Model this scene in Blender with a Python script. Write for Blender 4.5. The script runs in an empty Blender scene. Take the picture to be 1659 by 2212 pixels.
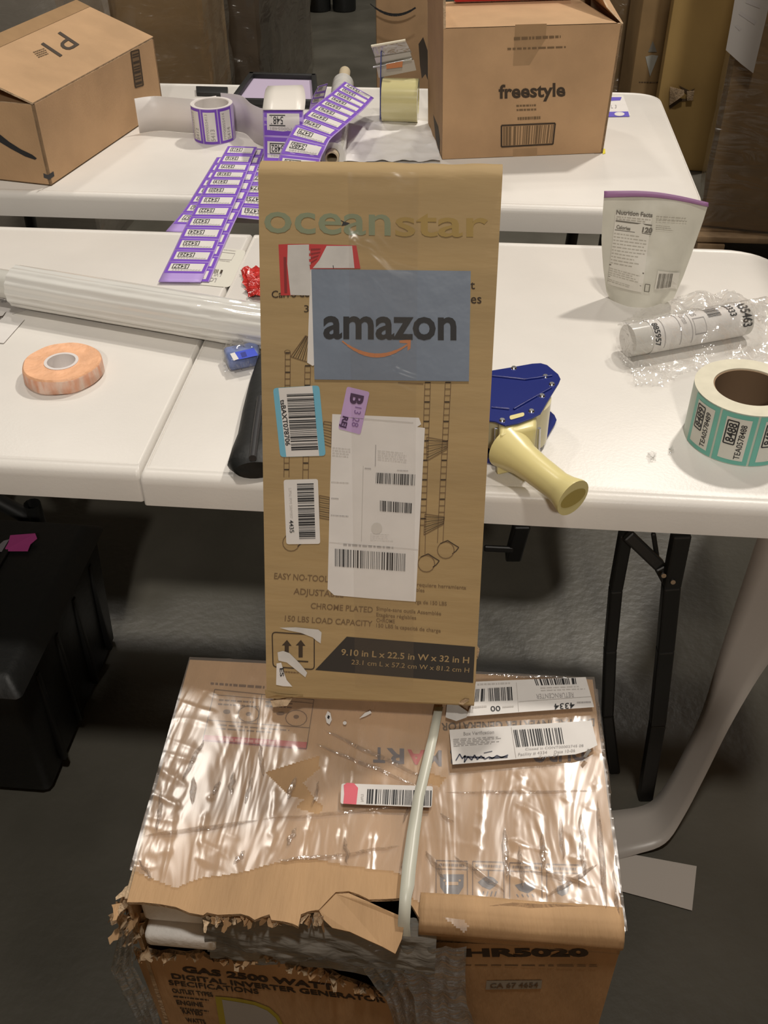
import bpy, bmesh, math, random
from math import sin, cos, pi, radians, sqrt, atan2, hypot
from mathutils import Vector, noise
random.seed(7)
scn = bpy.context.scene
COL = scn.collection
# ------------------------------------------------------------------ camera
W, H = 1659, 2212
FPX = 2127.06
PITCH, YAW, ROLL = radians(39.112), radians(5.616), radians(-.5266)
CAM = Vector((0, 0, 1.502))
FW = Vector((-sin(YAW) * cos(PITCH), cos(YAW) * cos(PITCH), -sin(PITCH)))
_rt = Vector((cos(YAW), sin(YAW), 0)); _up = _rt.cross(FW)
RT = _rt * cos(ROLL) + _up * sin(ROLL)
UP = -_rt * sin(ROLL) + _up * cos(ROLL)
cd = bpy.data.cameras.new('camera'); cam = bpy.data.objects.new('camera', cd); COL.objects.link(cam)
cd.sensor_fit = 'HORIZONTAL'; cd.sensor_width = 36; cd.lens = 36 * FPX / W
cd.clip_start = .05; cd.clip_end = 100
from mathutils import Matrix
cam.matrix_world = Matrix(((RT.x, UP.x, -FW.x, CAM.x), (RT.y, UP.y, -FW.y, CAM.y), (RT.z, UP.z, -FW.z, CAM.z), (0, 0, 0, 1)))
scn.camera = cam
# ------------------------------------------------------------------ world, lights, exposure
scn.view_settings.view_transform = 'Standard'; scn.view_settings.look = 'None'
scn.view_settings.gamma = 1; scn.view_settings.use_curve_mapping = False
scn.view_settings.exposure = 0.0
wd = bpy.data.worlds.new('world'); scn.world = wd; wd.use_nodes = True
wd.node_tree.nodes['Background'].inputs[0].default_value = (1.0, .86, .68, 1)
wd.node_tree.nodes['Background'].inputs[1].default_value = .03
def area(name, loc, power, size, color=(1, .93, .84), tgt=(0, 1.5, .7)):
    l = bpy.data.lights.new(name, 'AREA'); l.shape = 'DISK'; l.size = size; l.energy = power; l.color = color
    o = bpy.data.objects.new(name, l); COL.objects.link(o); o.location = loc
    o.rotation_euler = (Vector(tgt) - Vector(loc)).to_track_quat('-Z', 'Y').to_euler()
    return o
area('high_bay_lamp', (2.3, 5.0, 7.0), 300, .4)
area('high_bay_lamp', (-2.6, 5.2, 7.0), 75, .5)
area('high_bay_lamp', (.4, 6.6, 7.0), 45, .5)
area('high_bay_lamp', (.2, -.3, 7.0), 140, .5)
area('high_bay_lamp', (.6, -7.5, 7.0), 335, .6)
# ------------------------------------------------------------------ pixel -> point helpers
def ray(x, y): return FW + RT * ((x - W / 2) / FPX) - UP * ((y - H / 2) / FPX)
def onplane(x, y, p, n):
    d = ray(x, y); return CAM + d * ((Vector(p) - CAM).dot(n) / d.dot(n))
ZU = Vector((0, 0, 1)); YN = Vector((0, -1, 0))
def at(x, y, z): return onplane(x, y, (0, 0, z), ZU)
def aty(x, y, Y): return onplane(x, y, (0, Y, 0), YN)
def lerp(a, b, t): return a + (b - a) * t
def proj(P):
    d = Vector(P) - CAM; z = d.dot(FW); return (W / 2 + FPX * d.dot(RT) / z, H / 2 - FPX * d.dot(UP) / z)
# ------------------------------------------------------------------ materials
MATS = {}
def mat(name, col, rough=.6, metal=0, var=0, vscale=20, vstretch=(1, 1, 1), bump=0, bscale=80, bstretch=(1, 1, 1), spec=.5, coat=0, trans=0, sub=0, alpha=1, col2=None):
    if name in MATS: return MATS[name]
    m = bpy.data.materials.new(name); m.use_nodes = True; nt = m.node_tree; b = nt.nodes['Principled BSDF']
    b.inputs['Base Color'].default_value = (*col, 1); b.inputs['Roughness'].default_value = rough; b.inputs['Metallic'].default_value = metal
    b.inputs['Specular IOR Level'].default_value = spec; b.inputs['Coat Weight'].default_value = coat
    b.inputs['Transmission Weight'].default_value = trans
    tc = nt.nodes.new('ShaderNodeTexCoord')
    def nz(scale, stretch, detail=4):
        mp = nt.nodes.new('ShaderNodeMapping'); mp.inputs['Scale'].default_value = stretch
        n = nt.nodes.new('ShaderNodeTexNoise'); n.inputs['Scale'].default_value = scale; n.inputs['Detail'].default_value = detail
        nt.links.new(tc.outputs['Object'], mp.inputs[0]); nt.links.new(mp.outputs[0], n.inputs['Vector']); return n
    if var or col2:
        n = nz(vscale, vstretch); cr = nt.nodes.new('ShaderNodeValToRGB')
        c2 = col2 or tuple(min(1, c * (1 + var)) for c in col); c1 = tuple(c * (1 - var) for c in col) if not col2 else col
        cr.color_ramp.elements[0].color = (*c1, 1); cr.color_ramp.elements[1].color = (*c2, 1)
        cr.color_ramp.elements[0].position = .32; cr.color_ramp.elements[1].position = .68
        nt.links.new(n.outputs['Fac'], cr.inputs[0]); nt.links.new(cr.outputs[0], b.inputs['Base Color'])
    if bump:
        n = nz(bscale, bstretch, 3); bp = nt.nodes.new('ShaderNodeBump'); bp.inputs['Strength'].default_value = bump; bp.inputs['Distance'].default_value = .01
        nt.links.new(n.outputs['Fac'], bp.inputs['Height']); nt.links.new(bp.outputs[0], b.inputs['Normal'])
    MATS[name] = m; return m
def film(name, tint=(1, 1, 1), haze=.1, gloss=.2, rough=.15, bump=.5, bscale=40, stretch=(1, 1, 1), hazecol=(.85, .82, .78)):
    m = bpy.data.materials.new(name); m.use_nodes = True; nt = m.node_tree
    for n in list(nt.nodes):
        if n.type != 'OUTPUT_MATERIAL': nt.nodes.remove(n)
    out = [n for n in nt.nodes if n.type == 'OUTPUT_MATERIAL'][0]
    tr = nt.nodes.new('ShaderNodeBsdfTransparent'); tr.inputs[0].default_value = (*tint, 1)
    df = nt.nodes.new('ShaderNodeBsdfDiffuse'); df.inputs[0].default_value = (*hazecol, 1)
    gl = nt.nodes.new('ShaderNodeBsdfGlossy'); gl.inputs[0].default_value = (1, 1, 1, 1); gl.inputs['Roughness'].default_value = rough
    m1 = nt.nodes.new('ShaderNodeMixShader'); m1.inputs[0].default_value = haze
    m2 = nt.nodes.new('ShaderNodeMixShader'); 
    lw = nt.nodes.new('ShaderNodeLayerWeight'); lw.inputs[0].default_value = .25
    ma = nt.nodes.new('ShaderNodeMath'); ma.operation = 'MULTIPLY_ADD'; ma.inputs[1].default_value = .6; ma.inputs[2].default_value = gloss; ma.use_clamp = True
    tc = nt.nodes.new('ShaderNodeTexCoord'); mp = nt.nodes.new('ShaderNodeMapping'); mp.inputs['Scale'].default_value = stretch
    n = nt.nodes.new('ShaderNodeTexNoise'); n.inputs['Scale'].default_value = bscale; n.inputs['Detail'].default_value = 3; n.inputs['Distortion'].default_value = .8
    bp = nt.nodes.new('ShaderNodeBump'); bp.inputs['Strength'].default_value = bump; bp.inputs['Distance'].default_value = .02
    L = nt.links.new
    L(tc.outputs['Object'], mp.inputs[0]); L(mp.outputs[0], n.inputs['Vector']); L(n.outputs['Fac'], bp.inputs['Height'])
    L(bp.outputs[0], gl.inputs['Normal']); L(bp.outputs[0], lw.inputs['Normal'])
    L(lw.outputs['Facing'], ma.inputs[0]); L(ma.outputs[0], m2.inputs[0])
    L(tr.outputs[0], m1.inputs[1]); L(df.outputs[0], m1.inputs[2]); L(m1.outputs[0], m2.inputs[1]); L(gl.outputs[0], m2.inputs[2]); L(m2.outputs[0], out.inputs[0])
    MATS[name] = m; return m
CARD = mat('cardboard', (.47, .30, .165), .75, var=.10, vscale=9, bump=.08, bscale=260, bstretch=(1, 1, 1), spec=.25)
CARDG = mat('cardboard_generator', (.50, .315, .165), .7, var=.12, vscale=7, vstretch=(3, .6, 1), bump=.18, bscale=60, bstretch=(3, .5, .5), spec=.3)
CARDT = mat('cardboard_olive_tan', (.375, .262, .125), .7, var=.08, vscale=12, vstretch=(.35, 1, 3), bump=.16, bscale=34, bstretch=(.4, 1, 2), spec=.3)
CARDE = mat('cardboard_torn_edge', (.52, .38, .24), .9, var=.25, vscale=60, bump=.5, bscale=200)
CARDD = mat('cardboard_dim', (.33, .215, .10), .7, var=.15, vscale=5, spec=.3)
CARDY = mat('cardboard_yellow', (.47, .31, .115), .7, var=.10, vscale=4, spec=.3)
INSIDE = mat('box_interior', (.10, .065, .035), .9)
TAPEB = mat('brown_tape', (.36, .225, .115), .3, var=.05, vscale=30, spec=.5)
INK = mat('dark_brown_ink', (.045, .028, .015), .7)
INKM = mat('mid_brown_ink', (.17, .105, .05), .7)
INKL = mat('faint_brown_ink', (.27, .17, .085), .7)
BLK = mat('black_ink', (.02, .02, .022), .6)
GRY = mat('grey_ink', (.38, .36, .35), .7)
LGRY = mat('pale_grey_ink', (.52, .49, .46), .7)
PAPER = mat('white_paper', (.72, .69, .66), .55, var=.03, vscale=30, bump=.05, bscale=30)
PAPERG = mat('greyish_paper', (.58, .56, .53), .6, var=.08, vscale=40)
RED = mat('red_ink', (.50, .025, .025), .5)
REDF = mat('faded_red_ink', (.46, .035, .05), .5)
BLUEP = mat('blue_grey_paper', (.18, .22, .285), .35, var=.05, vscale=15, bump=.08, bscale=30)
ORANGE = mat('orange_ink', (.50, .19, .07), .5)
CYAN = mat('cyan_ink', (.16, .45, .60), .5)
LILAC = mat('lilac_paper', (.50, .34, .60), .5, var=.04)
TEALINK = mat('faded_teal_ink', (.235, .265, .165), .7)
YELINK = mat('faded_yellow_ink', (.36, .245, .075), .7)
BANNER = mat('black_banner_ink', (.028, .024, .02), .6)
TANINK = mat('tan_reversed_lettering', (.33, .23, .11), .7)
PURP = mat('purple_ink', (.19, .07, .52), .5)
LPURP = mat('pale_purple_paper', (.46, .32, .72), .5)
LINER = mat('white_liner_paper', (.74, .70, .67), .4, var=.02)
PLAST = mat('white_table_plastic', (.72, .69, .645), .36, var=.03, vscale=6, bump=.035, bscale=260, spec=.4)
PLASTM = mat('table_top_scuffed', (.72, .69, .645), .36, var=.045, vscale=5, bump=.03, bscale=240, spec=.4)
BLKM = mat('black_powder_coat', (.012, .012, .011), .45)
BLKP = mat('black_plastic', (.009, .0095, .009), .5, bump=.1, bscale=60)
STEEL = mat('steel', (.6, .6, .6), .25, metal=1)
WOOD = mat('pallet_wood', (.30, .20, .11), .8, var=.2, vscale=20)
PINKL = mat('magenta_sticker', (.45, .06, .25), .6)
NAVY = mat('navy_blue_paint', (.012, .022, .17), .22, spec=.6, coat=.3)
CREAM = mat('cream_yellow_plastic', (.74, .65, .30), .3, spec=.5)
FILMW = film('wrap_film', haze=.15, gloss=.032, rough=.24, bump=.20, bscale=6, stretch=(2.6, .7, 1), hazecol=(.80, .66, .56))
FILMF = film('wrap_fold_film', haze=.16, gloss=.22, rough=.12, bump=.5, bscale=40, hazecol=(.80, .66, .56))
FILMC = film('clear_film', haze=.03, gloss=.05, rough=.07, bump=.5, bscale=30)
FILMG = film('grey_film', tint=(.75, .73, .68), haze=.30, gloss=.12, rough=.2, bump=.9, bscale=30, stretch=(.5, 1, 2), hazecol=(.40, .38, .34))
FILMB = film('backdrop_wrap', tint=(.8, .78, .74), haze=.10, gloss=.05, rough=.18, bump=.6, bscale=6, stretch=(1, 1, 3), hazecol=(.35, .3, .24))
TAPEC = film('clear_tape', haze=.015, gloss=.012, rough=.18, bump=.25, bscale=14, hazecol=(.6, .5, .35))
# ------------------------------------------------------------------ object helpers
def setp(o, label=None, cat=None, group=None, kind=None):
    if label: o['label'] = label
    if cat: o['category'] = cat
    if group: o['group'] = group
    if kind: o['kind'] = kind
    return o
ORG = {}
def thing(name, label, cat, loc, group=None):
    o = bpy.data.objects.new(name, None); COL.objects.link(o); o.location = loc; o.empty_display_size = .02
    ORG[o] = Vector(loc); return setp(o, label, cat, group)
class MB:
    def __init__(s): s.v = []; s.f = []; s.m = []; s.mats = []
    def mi(s, m):
        if m not in s.mats: s.mats.append(m)
        return s.mats.index(m)
    def add(s, vs, fs, m):
        b = len(s.v); s.v += [Vector(q) for q in vs]; k = s.mi(m)
        for f in fs: s.f.append([b + i for i in f]); s.m.append(k)
        return s
    def hexa(s, lo, hi, m):      # lo, hi: 4 points each (same winding, ccw from above)
        return s.add(list(lo) + list(hi), [(3, 2, 1, 0), (4, 5, 6, 7), (0, 1, 5, 4), (1, 2, 6, 5), (2, 3, 7, 6), (3, 0, 4, 7)], m)
    def box(s, c, d, m, rz=0, ry=0, rx=0):
        from mathutils import Euler
        R = Euler((rx, ry, rz)).to_matrix(); c = Vector(c)
        P = [c + R @ Vector((sx * d[0] / 2, sy * d[1] / 2, sz * d[2] / 2)) for sz in (-1, 1) for sx, sy in ((-1, -1), (1, -1), (1, 1), (-1, 1))]
        return s.hexa(P[:4], P[4:], m)
    def slab(s, pts, n, th, m, m2=None):   # polygon extruded against n
        n = Vector(n).normalized(); k = len(pts); P = [Vector(p) for p in pts]
        s.add(P, [list(range(k))], m)
        s.add([p - n * th for p in P], [list(range(k))[::-1]], m)
        s.add(P + [p - n * th for p in P], [(i, (i + 1) % k, k + (i + 1) % k, k + i) for i in range(k)], m2 or m)
        return s
    def cyl(s, a, b, r, m, n=32, r2=None, hole=0, capm=None, holem=None):
        a = Vector(a); b = Vector(b); r2 = r if r2 is None else r2; ax = (b - a).normalized()
        u = ax.orthogonal().normalized(); w = ax.cross(u)
        ring = lambda c, rr: [c + (u * cos(2 * pi * i / n) + w * sin(2 * pi * i / n)) * rr for i in range(n)]
        A = ring(a, r); B = ring(b, r2); s.add(A + B, [(i, (i + 1) % n, n + (i + 1) % n, n + i) for i in range(n)], m)
        cm = capm or m
        if hole:
            C = ring(a, hole); D = ring(b, hole)
            s.add(C + D, [(n + i, n + (i + 1) % n, (i + 1) % n, i) for i in range(n)], holem or cm)
            s.add(A + C, [(n + i, n + (i + 1) % n, (i + 1) % n, i) for i in range(n)], cm)
            s.add(B + D, [(i, (i + 1) % n, n + (i + 1) % n, n + i) for i in range(n)], cm)
        else:
            s.add(A, [list(range(n))[::-1]], cm); s.add(B, [list(range(n))], cm)
        return s
    def tube(s, pts, r, m, n=10, flat=1):
        P = [Vector(p) for p in pts]; rings = []
        for i, p in enumerate(P):
            t = (P[min(i + 1, len(P) - 1)] - P[max(i - 1, 0)]).normalized()
            u = t.cross(ZU); u = u.normalized() if u.length > .05 else Vector((1, 0, 0)); w = t.cross(u).normalized()
            rr = r[i] if isinstance(r, (list, tuple)) else r
            rings.append([p + (u * cos(2 * pi * k / n) + w * sin(2 * pi * k / n) * flat) * rr for k in range(n)])
        vs = [q for R in rings for q in R]; fs = []
        for i in range(len(P) - 1):
            for k in range(n): fs.append((i * n + k, i * n + (k + 1) % n, (i + 1) * n + (k + 1) % n, (i + 1) * n + k))
        fs.append(list(range(n))[::-1]); fs.append([(len(P) - 1) * n + k for k in range(n)])
        return s.add(vs, fs, m)
    def grid(s, fn, nx, ny, m, keep=None):
        vs = [Vector(fn(i / nx, j / ny)) for j in range(ny + 1) for i in range(nx + 1)]; fs = []
        for j in range(ny):
            for i in range(nx):
                a = j * (nx + 1) + i; q = (a, a + 1, a + nx + 2, a + nx + 1)
                if keep is None or keep(sum((vs[k] for k in q), Vector()) / 4): fs.append(q)
        return s.add(vs, fs, m)
    def build(s, name, parent=None, loc=None, smooth=35, bevel=0, solid=0):
        root = parent
        while root is not None and root.parent is not None: root = root.parent
        if parent is not None: org = ORG[root]
        else: org = Vector(loc) if loc is not None else Vector((0, 0, 0))
        me = bpy.data.meshes.new(name); me.from_pydata([v - org for v in s.v], [], s.f)
        for m in s.mats: me.materials.append(m)
        me.polygons.foreach_set('material_index', s.m)
        bm = bmesh.new(); bm.from_mesh(me); 
        bmesh.ops.remove_doubles(bm, verts=bm.verts, dist=1e-6)
        if bevel: 
            bmesh.ops.recalc_face_normals(bm, faces=bm.faces)
            es = [e for e in bm.edges if len(e.link_faces) == 2 and e.calc_face_angle(0) > radians(40)]
            bmesh.ops.bevel(bm, geom=es, offset=bevel, segments=2, affect='EDGES', profile=.5)
        bm.to_mesh(me); bm.free()
        if smooth: me.shade_smooth(); me.set_sharp_from_angle(angle=radians(smooth))
        o = bpy.data.objects.new(name, me); COL.objects.link(o)
        if parent is not None: o.parent = parent
        else: o.location = org; ORG[o] = org
        if solid:
            md = o.modifiers.new('solid', 'SOLIDIFY'); md.thickness = solid
        return o
# ------------------------------------------------------------------ decals: flat print laid on a surface through a mapper f(a, b, off) -> point
FC = {}
def glyphs(txt, bold):
    k = (txt, bold)
    if k not in FC:
        c = bpy.data.curves.new('t', 'FONT'); c.body = txt; c.resolution_u = 3; c.offset = bold
        o = bpy.data.objects.new('t', c); me = bpy.data.meshes.new_from_object(o)
        vs = [(v.co.x, v.co.y) for v in me.vertices]; fs = [list(p.vertices) for p in me.polygons]
        bpy.data.objects.remove(o); bpy.data.curves.remove(c); bpy.data.meshes.remove(me)
        FC[k] = (vs, fs, min(v[0] for v in vs), max(v[0] for v in vs), .69)
    return FC[k]
class Decal(MB):
    def __init__(s, f, off=.0005): super().__init__(); s.fn = f; s.off = off
    def poly(s, pts, m, k=0):
        return s.add([s.fn(x, y, s.off + k * .0003) for x, y in pts], [list(range(len(pts)))], m)
    def quad(s, q, m, nx=1, ny=1, k=0):
        (ax, ay), (bx, by), (cx, cy), (dx, dy) = q
        def f(u, v): return s.fn(lerp(lerp(ax, bx, u), lerp(dx, cx, u), v), lerp(lerp(ay, by, u), lerp(dy, cy, u), v), s.off + k * .0003)
        return s.grid(f, nx, ny, m)
    def line(s, a, b, w, m, k=1):
        dx, dy = b[0] - a[0], b[1] - a[1]; L = hypot(dx, dy) or 1; nx, ny = -dy / L * w / 2, dx / L * w / 2
        return s.poly([(a[0] + nx, a[1] + ny), (b[0] + nx, b[1] + ny), (b[0] - nx, b[1] - ny), (a[0] - nx, a[1] - ny)], m, k)
    def path(s, pts, w, m, k=1):
        for i in range(len(pts) - 1): s.line(pts[i], pts[i + 1], w[i] if isinstance(w, list) else w, m, k)
        return s
    def frame(s, q, w, m, k=1):
        for i in range(4): s.line(q[i], q[(i + 1) % 4], w, m, k)
        return s
    def text(s, t, p0, p1, p2, m, bold=.0, k=1, h=None):
        vs, fs, x0, x1, ch = glyphs(t, bold)
        ux, uy = (p1[0] - p0[0]) / (x1 - x0), (p1[1] - p0[1]) / (x1 - x0); wx, wy = (p2[0] - p0[0]) / (h or ch), (p2[1] - p0[1]) / (h or ch)
        return s.add([s.fn(p0[0] + ux * (x - x0) + wx * y, p0[1] + uy * (x - x0) + wy * y, s.off + k * .0003) for x, y in vs], fs, m)
    def bars(s, q, n, m, seed=1, k=1, down=False, fill=.55):
        r = random.Random(seed); A, B, C, D = q
        if down: A, B, C, D = A, D, C, B
        ws = [r.choice((1, 1, 1, 2, 2, 3)) for _ in range(2 * n - 1)]; T = sum(ws); x = 0
        for i, w in enumerate(ws):
            if i % 2 == 0:
                a, b = x / T, (x + w) / T
                P = lambda t, U, V: (lerp(U[0], V[0], t), lerp(U[1], V[1], t))
                s.poly([P(a, A, B), P(b, A, B), P(b, D, C), P(a, D, C)], m, k)
            x += w
        return s
    def rows(s, q, n, m, seed=1, k=1, th=.5):   # unreadably small print: word-length dashes
        r = random.Random(seed); A, B, C, D = q
        P = lambda u, v: (lerp(lerp(A[0], B[0], u), lerp(D[0], C[0], u), v), lerp(lerp(A[1], B[1], u), lerp(D[1], C[1], u), v))
        for i in range(n):
            v0 = (i + .5 - th / 2) / n; v1 = (i + .5 + th / 2) / n; u = 0; end = r.uniform(.6, 1) if n > 1 else 1
            while u < end:
                w = r.uniform(.04, .14); e = min(u + w, end)
                s.poly([P(u, v0), P(e, v0), P(e, v1), P(u, v1)], m, k); u = e + .025
        return s
    def disc(s, c, r, m, k=1, n=16, ring=0, asp=1):
        if ring:
            for i in range(n):
                a, b = 2 * pi * i / n, 2 * pi * (i + 1) / n
                s.poly([(c[0] + r * cos(a), c[1] + r * asp * sin(a)), (c[0] + r * cos(b), c[1] + r * asp * sin(b)), (c[0] + (r - ring) * cos(b), c[1] + (r - ring) * asp * sin(b)), (c[0] + (r - ring) * cos(a), c[1] + (r - ring) * asp * sin(a))], m, k)
            return s
        return s.poly([(c[0] + r * cos(2 * pi * i / n), c[1] + r * asp * sin(2 * pi * i / n)) for i in range(n)], m, k)
def PL(p, n):
    p = Vector(p); n = Vector(n).normalized()
    return lambda x, y, o=0: onplane(x, y, p, n) + n * o
def rquad(q, r, n=3):   # rounded-corner polygon from a pixel quad
    out = []
    for i in range(4):
        P = Vector(q[i]); A = Vector(q[i - 1]); B = Vector(q[(i + 1) % 4])
        a = P + (A - P).normalized() * r; b = P + (B - P).normalized() * r
        for k in range(n + 1):
            t = k / n; out.append(tuple(a * (1 - t) ** 2 + P * 2 * t * (1 - t) + b * t * t))
    return out
def inpoly(x, y, P):
    c = False; j = len(P) - 1
    for i in range(len(P)):
        if (P[i][1] > y) != (P[j][1] > y) and x < (P[j][0] - P[i][0]) * (y - P[i][1]) / (P[j][1] - P[i][1]) + P[i][0]: c = not c
        j = i
    return c
def N(p, s=1.0, o=0): return noise.noise(Vector(p) * s + Vector((o, o * 1.7, o * .3)))
def sheet(name, label, cat, pts, m, z, n=(0, 0, 1), th=.0004, group=None):   # a loose flat sheet from pixel points lying at height z
    P = [at(x, y, z) for x, y in pts]; c = sum(P, Vector()) / len(P)
    o = MB().slab(P, n, th, m).build(name, loc=c, smooth=0)
    return setp(o, label, cat, group)
# ================================================================== SETTING
def floor_mat():
    m = mat('concrete_floor', (.070, .066, .052), .38, var=.0, col2=(.115, .108, .088), vscale=3.0, bump=.10, bscale=55, spec=.55)
    return m
f = MB().add([(-9, -4, 0), (9, -4, 0), (9, 14, 0), (-9, 14, 0)], [(0, 1, 2, 3)], floor_mat()).build('floor', smooth=0)
setp(f, 'worn grey-brown concrete warehouse floor', kind='structure')
ZT = .74
# ================================================================== TABLES
def tabletop(x0, x1, y0, y1, th=.047, r=.055, rl=None):
    pts = []; rr = rl or [r] * 4
    for (cx, cy, a0, q) in ((x1 - rr[0], y1 - rr[0], 0, rr[0]), (x0 + rr[1], y1 - rr[1], 90, rr[1]), (x0 + rr[2], y0 + rr[2], 180, rr[2]), (x1 - rr[3], y0 + rr[3], 270, rr[3])):
        for k in range(9):
            a = radians(a0 + k * 90 / 8); pts.append((cx + q * cos(a), cy + q * sin(a)))
    cx, cy = (x0 + x1) / 2, (y0 + y1) / 2
    def ring(z, ins):
        out = []
        for (x, y) in pts:
            dx = min(1, max(-1, (x - cx) / ((x1 - x0) / 2))); dy = min(1, max(-1, (y - cy) / ((y1 - y0) / 2)))
            out.append(Vector((x - ins * .3 * (1 if dx > 0 else -1) * abs(dx) ** 8, y - ins * (1 if dy > 0 else -1) * abs(dy) ** 8, z)))
        return out
    prof = [(ZT - th, .012), (ZT - th, 0), (ZT - .013, 0), (ZT - .006, .0015), (ZT - .0015, .006), (ZT + .0006, .012), (ZT + .0006, .018), (ZT - .0009, .0205), (ZT, .0235)]
    mb = MB(); R = [ring(z, i) for z, i in prof]; n = len(pts); vs = [v for q in R for v in q]; fs = []
    for j in range(len(R) - 1):
        for i in range(n): fs.append((j * n + i, j * n + (i + 1) % n, (j + 1) * n + (i + 1) % n, (j + 1) * n + i))
    fs.append([(len(R) - 1) * n + i for i in range(n)]); fs.append(list(range(n))[::-1])
    return mb.add(vs, fs, PLASTM)
def leg_set(t, x, y0, y1, lean=-.03):
    for yy in (y0 + .09, y1 - .09):
        m = MB().tube([(x, yy, ZT - .045), (x + lean * .2, yy, .5), (x + lean, yy, .012)], .016, BLKM, 12); m.build('leg', t)
    MB().tube([(x + lean * .6, y0 + .09, .3), (x + lean * .6, y1 - .09, .3)], .010, BLKM, 8).build('leg_crossbar', t)
# left near table
T1 = thing('folding_table', 'white plastic folding table at lower left carrying the stretch film roll and orange tape roll', 'table', (-.95, 1.37, 0), 'white plastic folding tables')
tabletop(-2.22, -.4155, .985, 1.745, r=.005).build('tabletop', T1, smooth=40)
leg_set(T1, -1.9, .985, 1.745)
c1 = [at(-60, 1050, .70), at(0, 1078, .66), at(45, 1108, .60), at(80, 1135, .52), at(95, 1165, .40)]
c1 = [aty(-60, 1040, 1.5), aty(0, 1085, 1.5), aty(45, 1108, 1.5), aty(78, 1135, 1.5), aty(92, 1165, 1.5)]
MB().tube(c1 + [Vector((c1[-1].x, 1.5, .25)), Vector((c1[-1].x, 1.5, .012))], .017, BLKM, 12).build('leg', T1)
MB().tube([(-1.1, 1.66, .69), (-1.09, 1.66, .4), (-1.08, 1.66, .012)], .017, BLKM, 12).build('leg', T1)
# right near table
T2 = thing('folding_table', 'white plastic folding table at right holding the pouch, tape gun and teal label roll', 'table', (.07, 1.37, 0), 'white plastic folding tables')
tabletop(-.4138, .54, .978, 1.745, rl=[.09, .005, .005, .06]).build('tabletop', T2, smooth=40)
def flatbar(name, pts, w, d, t):
    P = [Vector(p) for p in pts]; mb = MB()
    for a, b in zip(P[:-1], P[1:]):
        ax = (b - a).normalized(); u = (RT - ax * RT.dot(ax)).normalized(); v = ax.cross(u)
        A = [a + u * sx * w / 2 + v * sy * d / 2 for sx, sy in ((-1, -1), (1, -1), (1, 1), (-1, 1))]; B = [q + (b - a) for q in A]
        mb.hexa(A, B, BLKM)
    return mb.build(name, t, smooth=0, bevel=.003)
la = [at(1472, 1150, .695), at(1450, 1262, .60), at(1437, 1420, .42), at(1422, 1560, .24), at(1398, 1715, .0)]
la = [aty(1472, 1150, 1.06), aty(1450, 1262, 1.065), aty(1437, 1400, 1.075), aty(1420, 1560, 1.085), at(1393, 1722, 0)]
flatbar('leg', la, .025, .02, T2)
lb = [aty(1352, 1150, 1.10), aty(1330, 1270, 1.105), aty(1318, 1400, 1.11), aty(1312, 1540, 1.115), Vector((at(1330, 1690, 0).x, 1.13, 0))]
flatbar('leg', lb, .019, .018, T2)
flatbar('leg_brace', [aty(1355, 1155, 1.085), aty(1425, 1222, 1.075), aty(1448, 1265, 1.068)], .018, .012, T2)
flatbar('brace_rod', [aty(1411, 1150, 1.09), aty(1421, 1215, 1.085)], .007, .007, T2)
rv = MB()
for px, py in ((1453, 1255), (1433, 1241)):
    c = aty(px, py, 1.052); rv.cyl(c, c + Vector((0, -.004, .001)), .0035, STEEL, 12)
rv.build('rivet', T2)
flatbar('leg', [aty(1128, 1130, 1.2), aty(1108, 1203, 1.25)], .026, .02, T2)
flatbar('leg_brace', [aty(1045, 1184, 1.22), aty(1110, 1187, 1.22)], .006, .012, T2)
for yy in (1.62,):
    MB().tube([(0, yy, .695), (-.01, yy, .4), (-.02, yy, .012)], .016, BLKM, 12).build('leg', T2)
    MB().tube([(-.16, yy, .695), (-.15, yy, .4), (-.14, yy, .012)], .016, BLKM, 12).build('leg', T2)
# far table
T3 = thing('folding_table', 'white plastic folding table standing behind the other two, carrying the open cartons', 'table', (-.48, 2.3, 0), 'white plastic folding tables')
tabletop(-1.42, .452, 1.905, 2.69, th=.05, r=.075).build('tabletop', T3, smooth=40)
leg_set(T3, .28, 1.905, 2.69); leg_set(T3, -1.25, 1.905, 2.69)
# ================================================================== GENERATOR CARTON (foreground)
GZ = .50
GBL, GBR, GFR, GFL = Vector((-.355, .886, 0)), Vector((.190, .896, 0)), Vector((.197, .545, 0)), Vector((-.343, .541, 0))
G = thing('generator_carton', 'large battered film-wrapped brown carton in the foreground, torn open along its front edge', 'carton', (-.08, .71, 0))
def wall(name, a, b, z0, z1, th=.005, m=CARDG):
    a = Vector(a); b = Vector(b); d = (b - a).normalized(); n = Vector((d.y, -d.x, 0))
    P = [Vector((a.x, a.y, z0)), Vector((b.x, b.y, z0)), Vector((b.x, b.y, z1)), Vector((a.x, a.y, z1))]
    return MB().slab(P, n, th, m, CARDE)
wall('w', GBR, GBL, 0, GZ - .006).build('back_panel', G, smooth=0)
wall('w', GFR, GBR, 0, GZ - .006).build('side_panel', G, smooth=0)
wall('w', GBL, GFL, 0, GZ - .006).build('side_panel', G, smooth=0)
MB().slab([GFL, GFR, GBR, GBL], (0, 0, 1), -.004, CARDG).build('bottom_panel', G, smooth=0)
top_px = [(410, 1425), (1280, 1468), (1347, 1998), (1120, 1990), (905, 1982), (893, 1962), (880, 1942), (868, 1940), (835, 1942), (797, 1943), (775, 1932), (753, 1925), (725, 1927), (708, 1945), (689, 1965), (668, 1968), (650, 1975),
          (647, 1990), (644, 2001), (632, 1995), (610, 1990), (586, 1987), (582, 1975), (566, 1980), (550, 1987), (538, 1979), (520, 1974), (494, 1975), (470, 1976), (447, 1971), (439, 1977), (410, 1972), (379, 1959), (345, 1953), (308, 1949), (274, 1949)]
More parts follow.
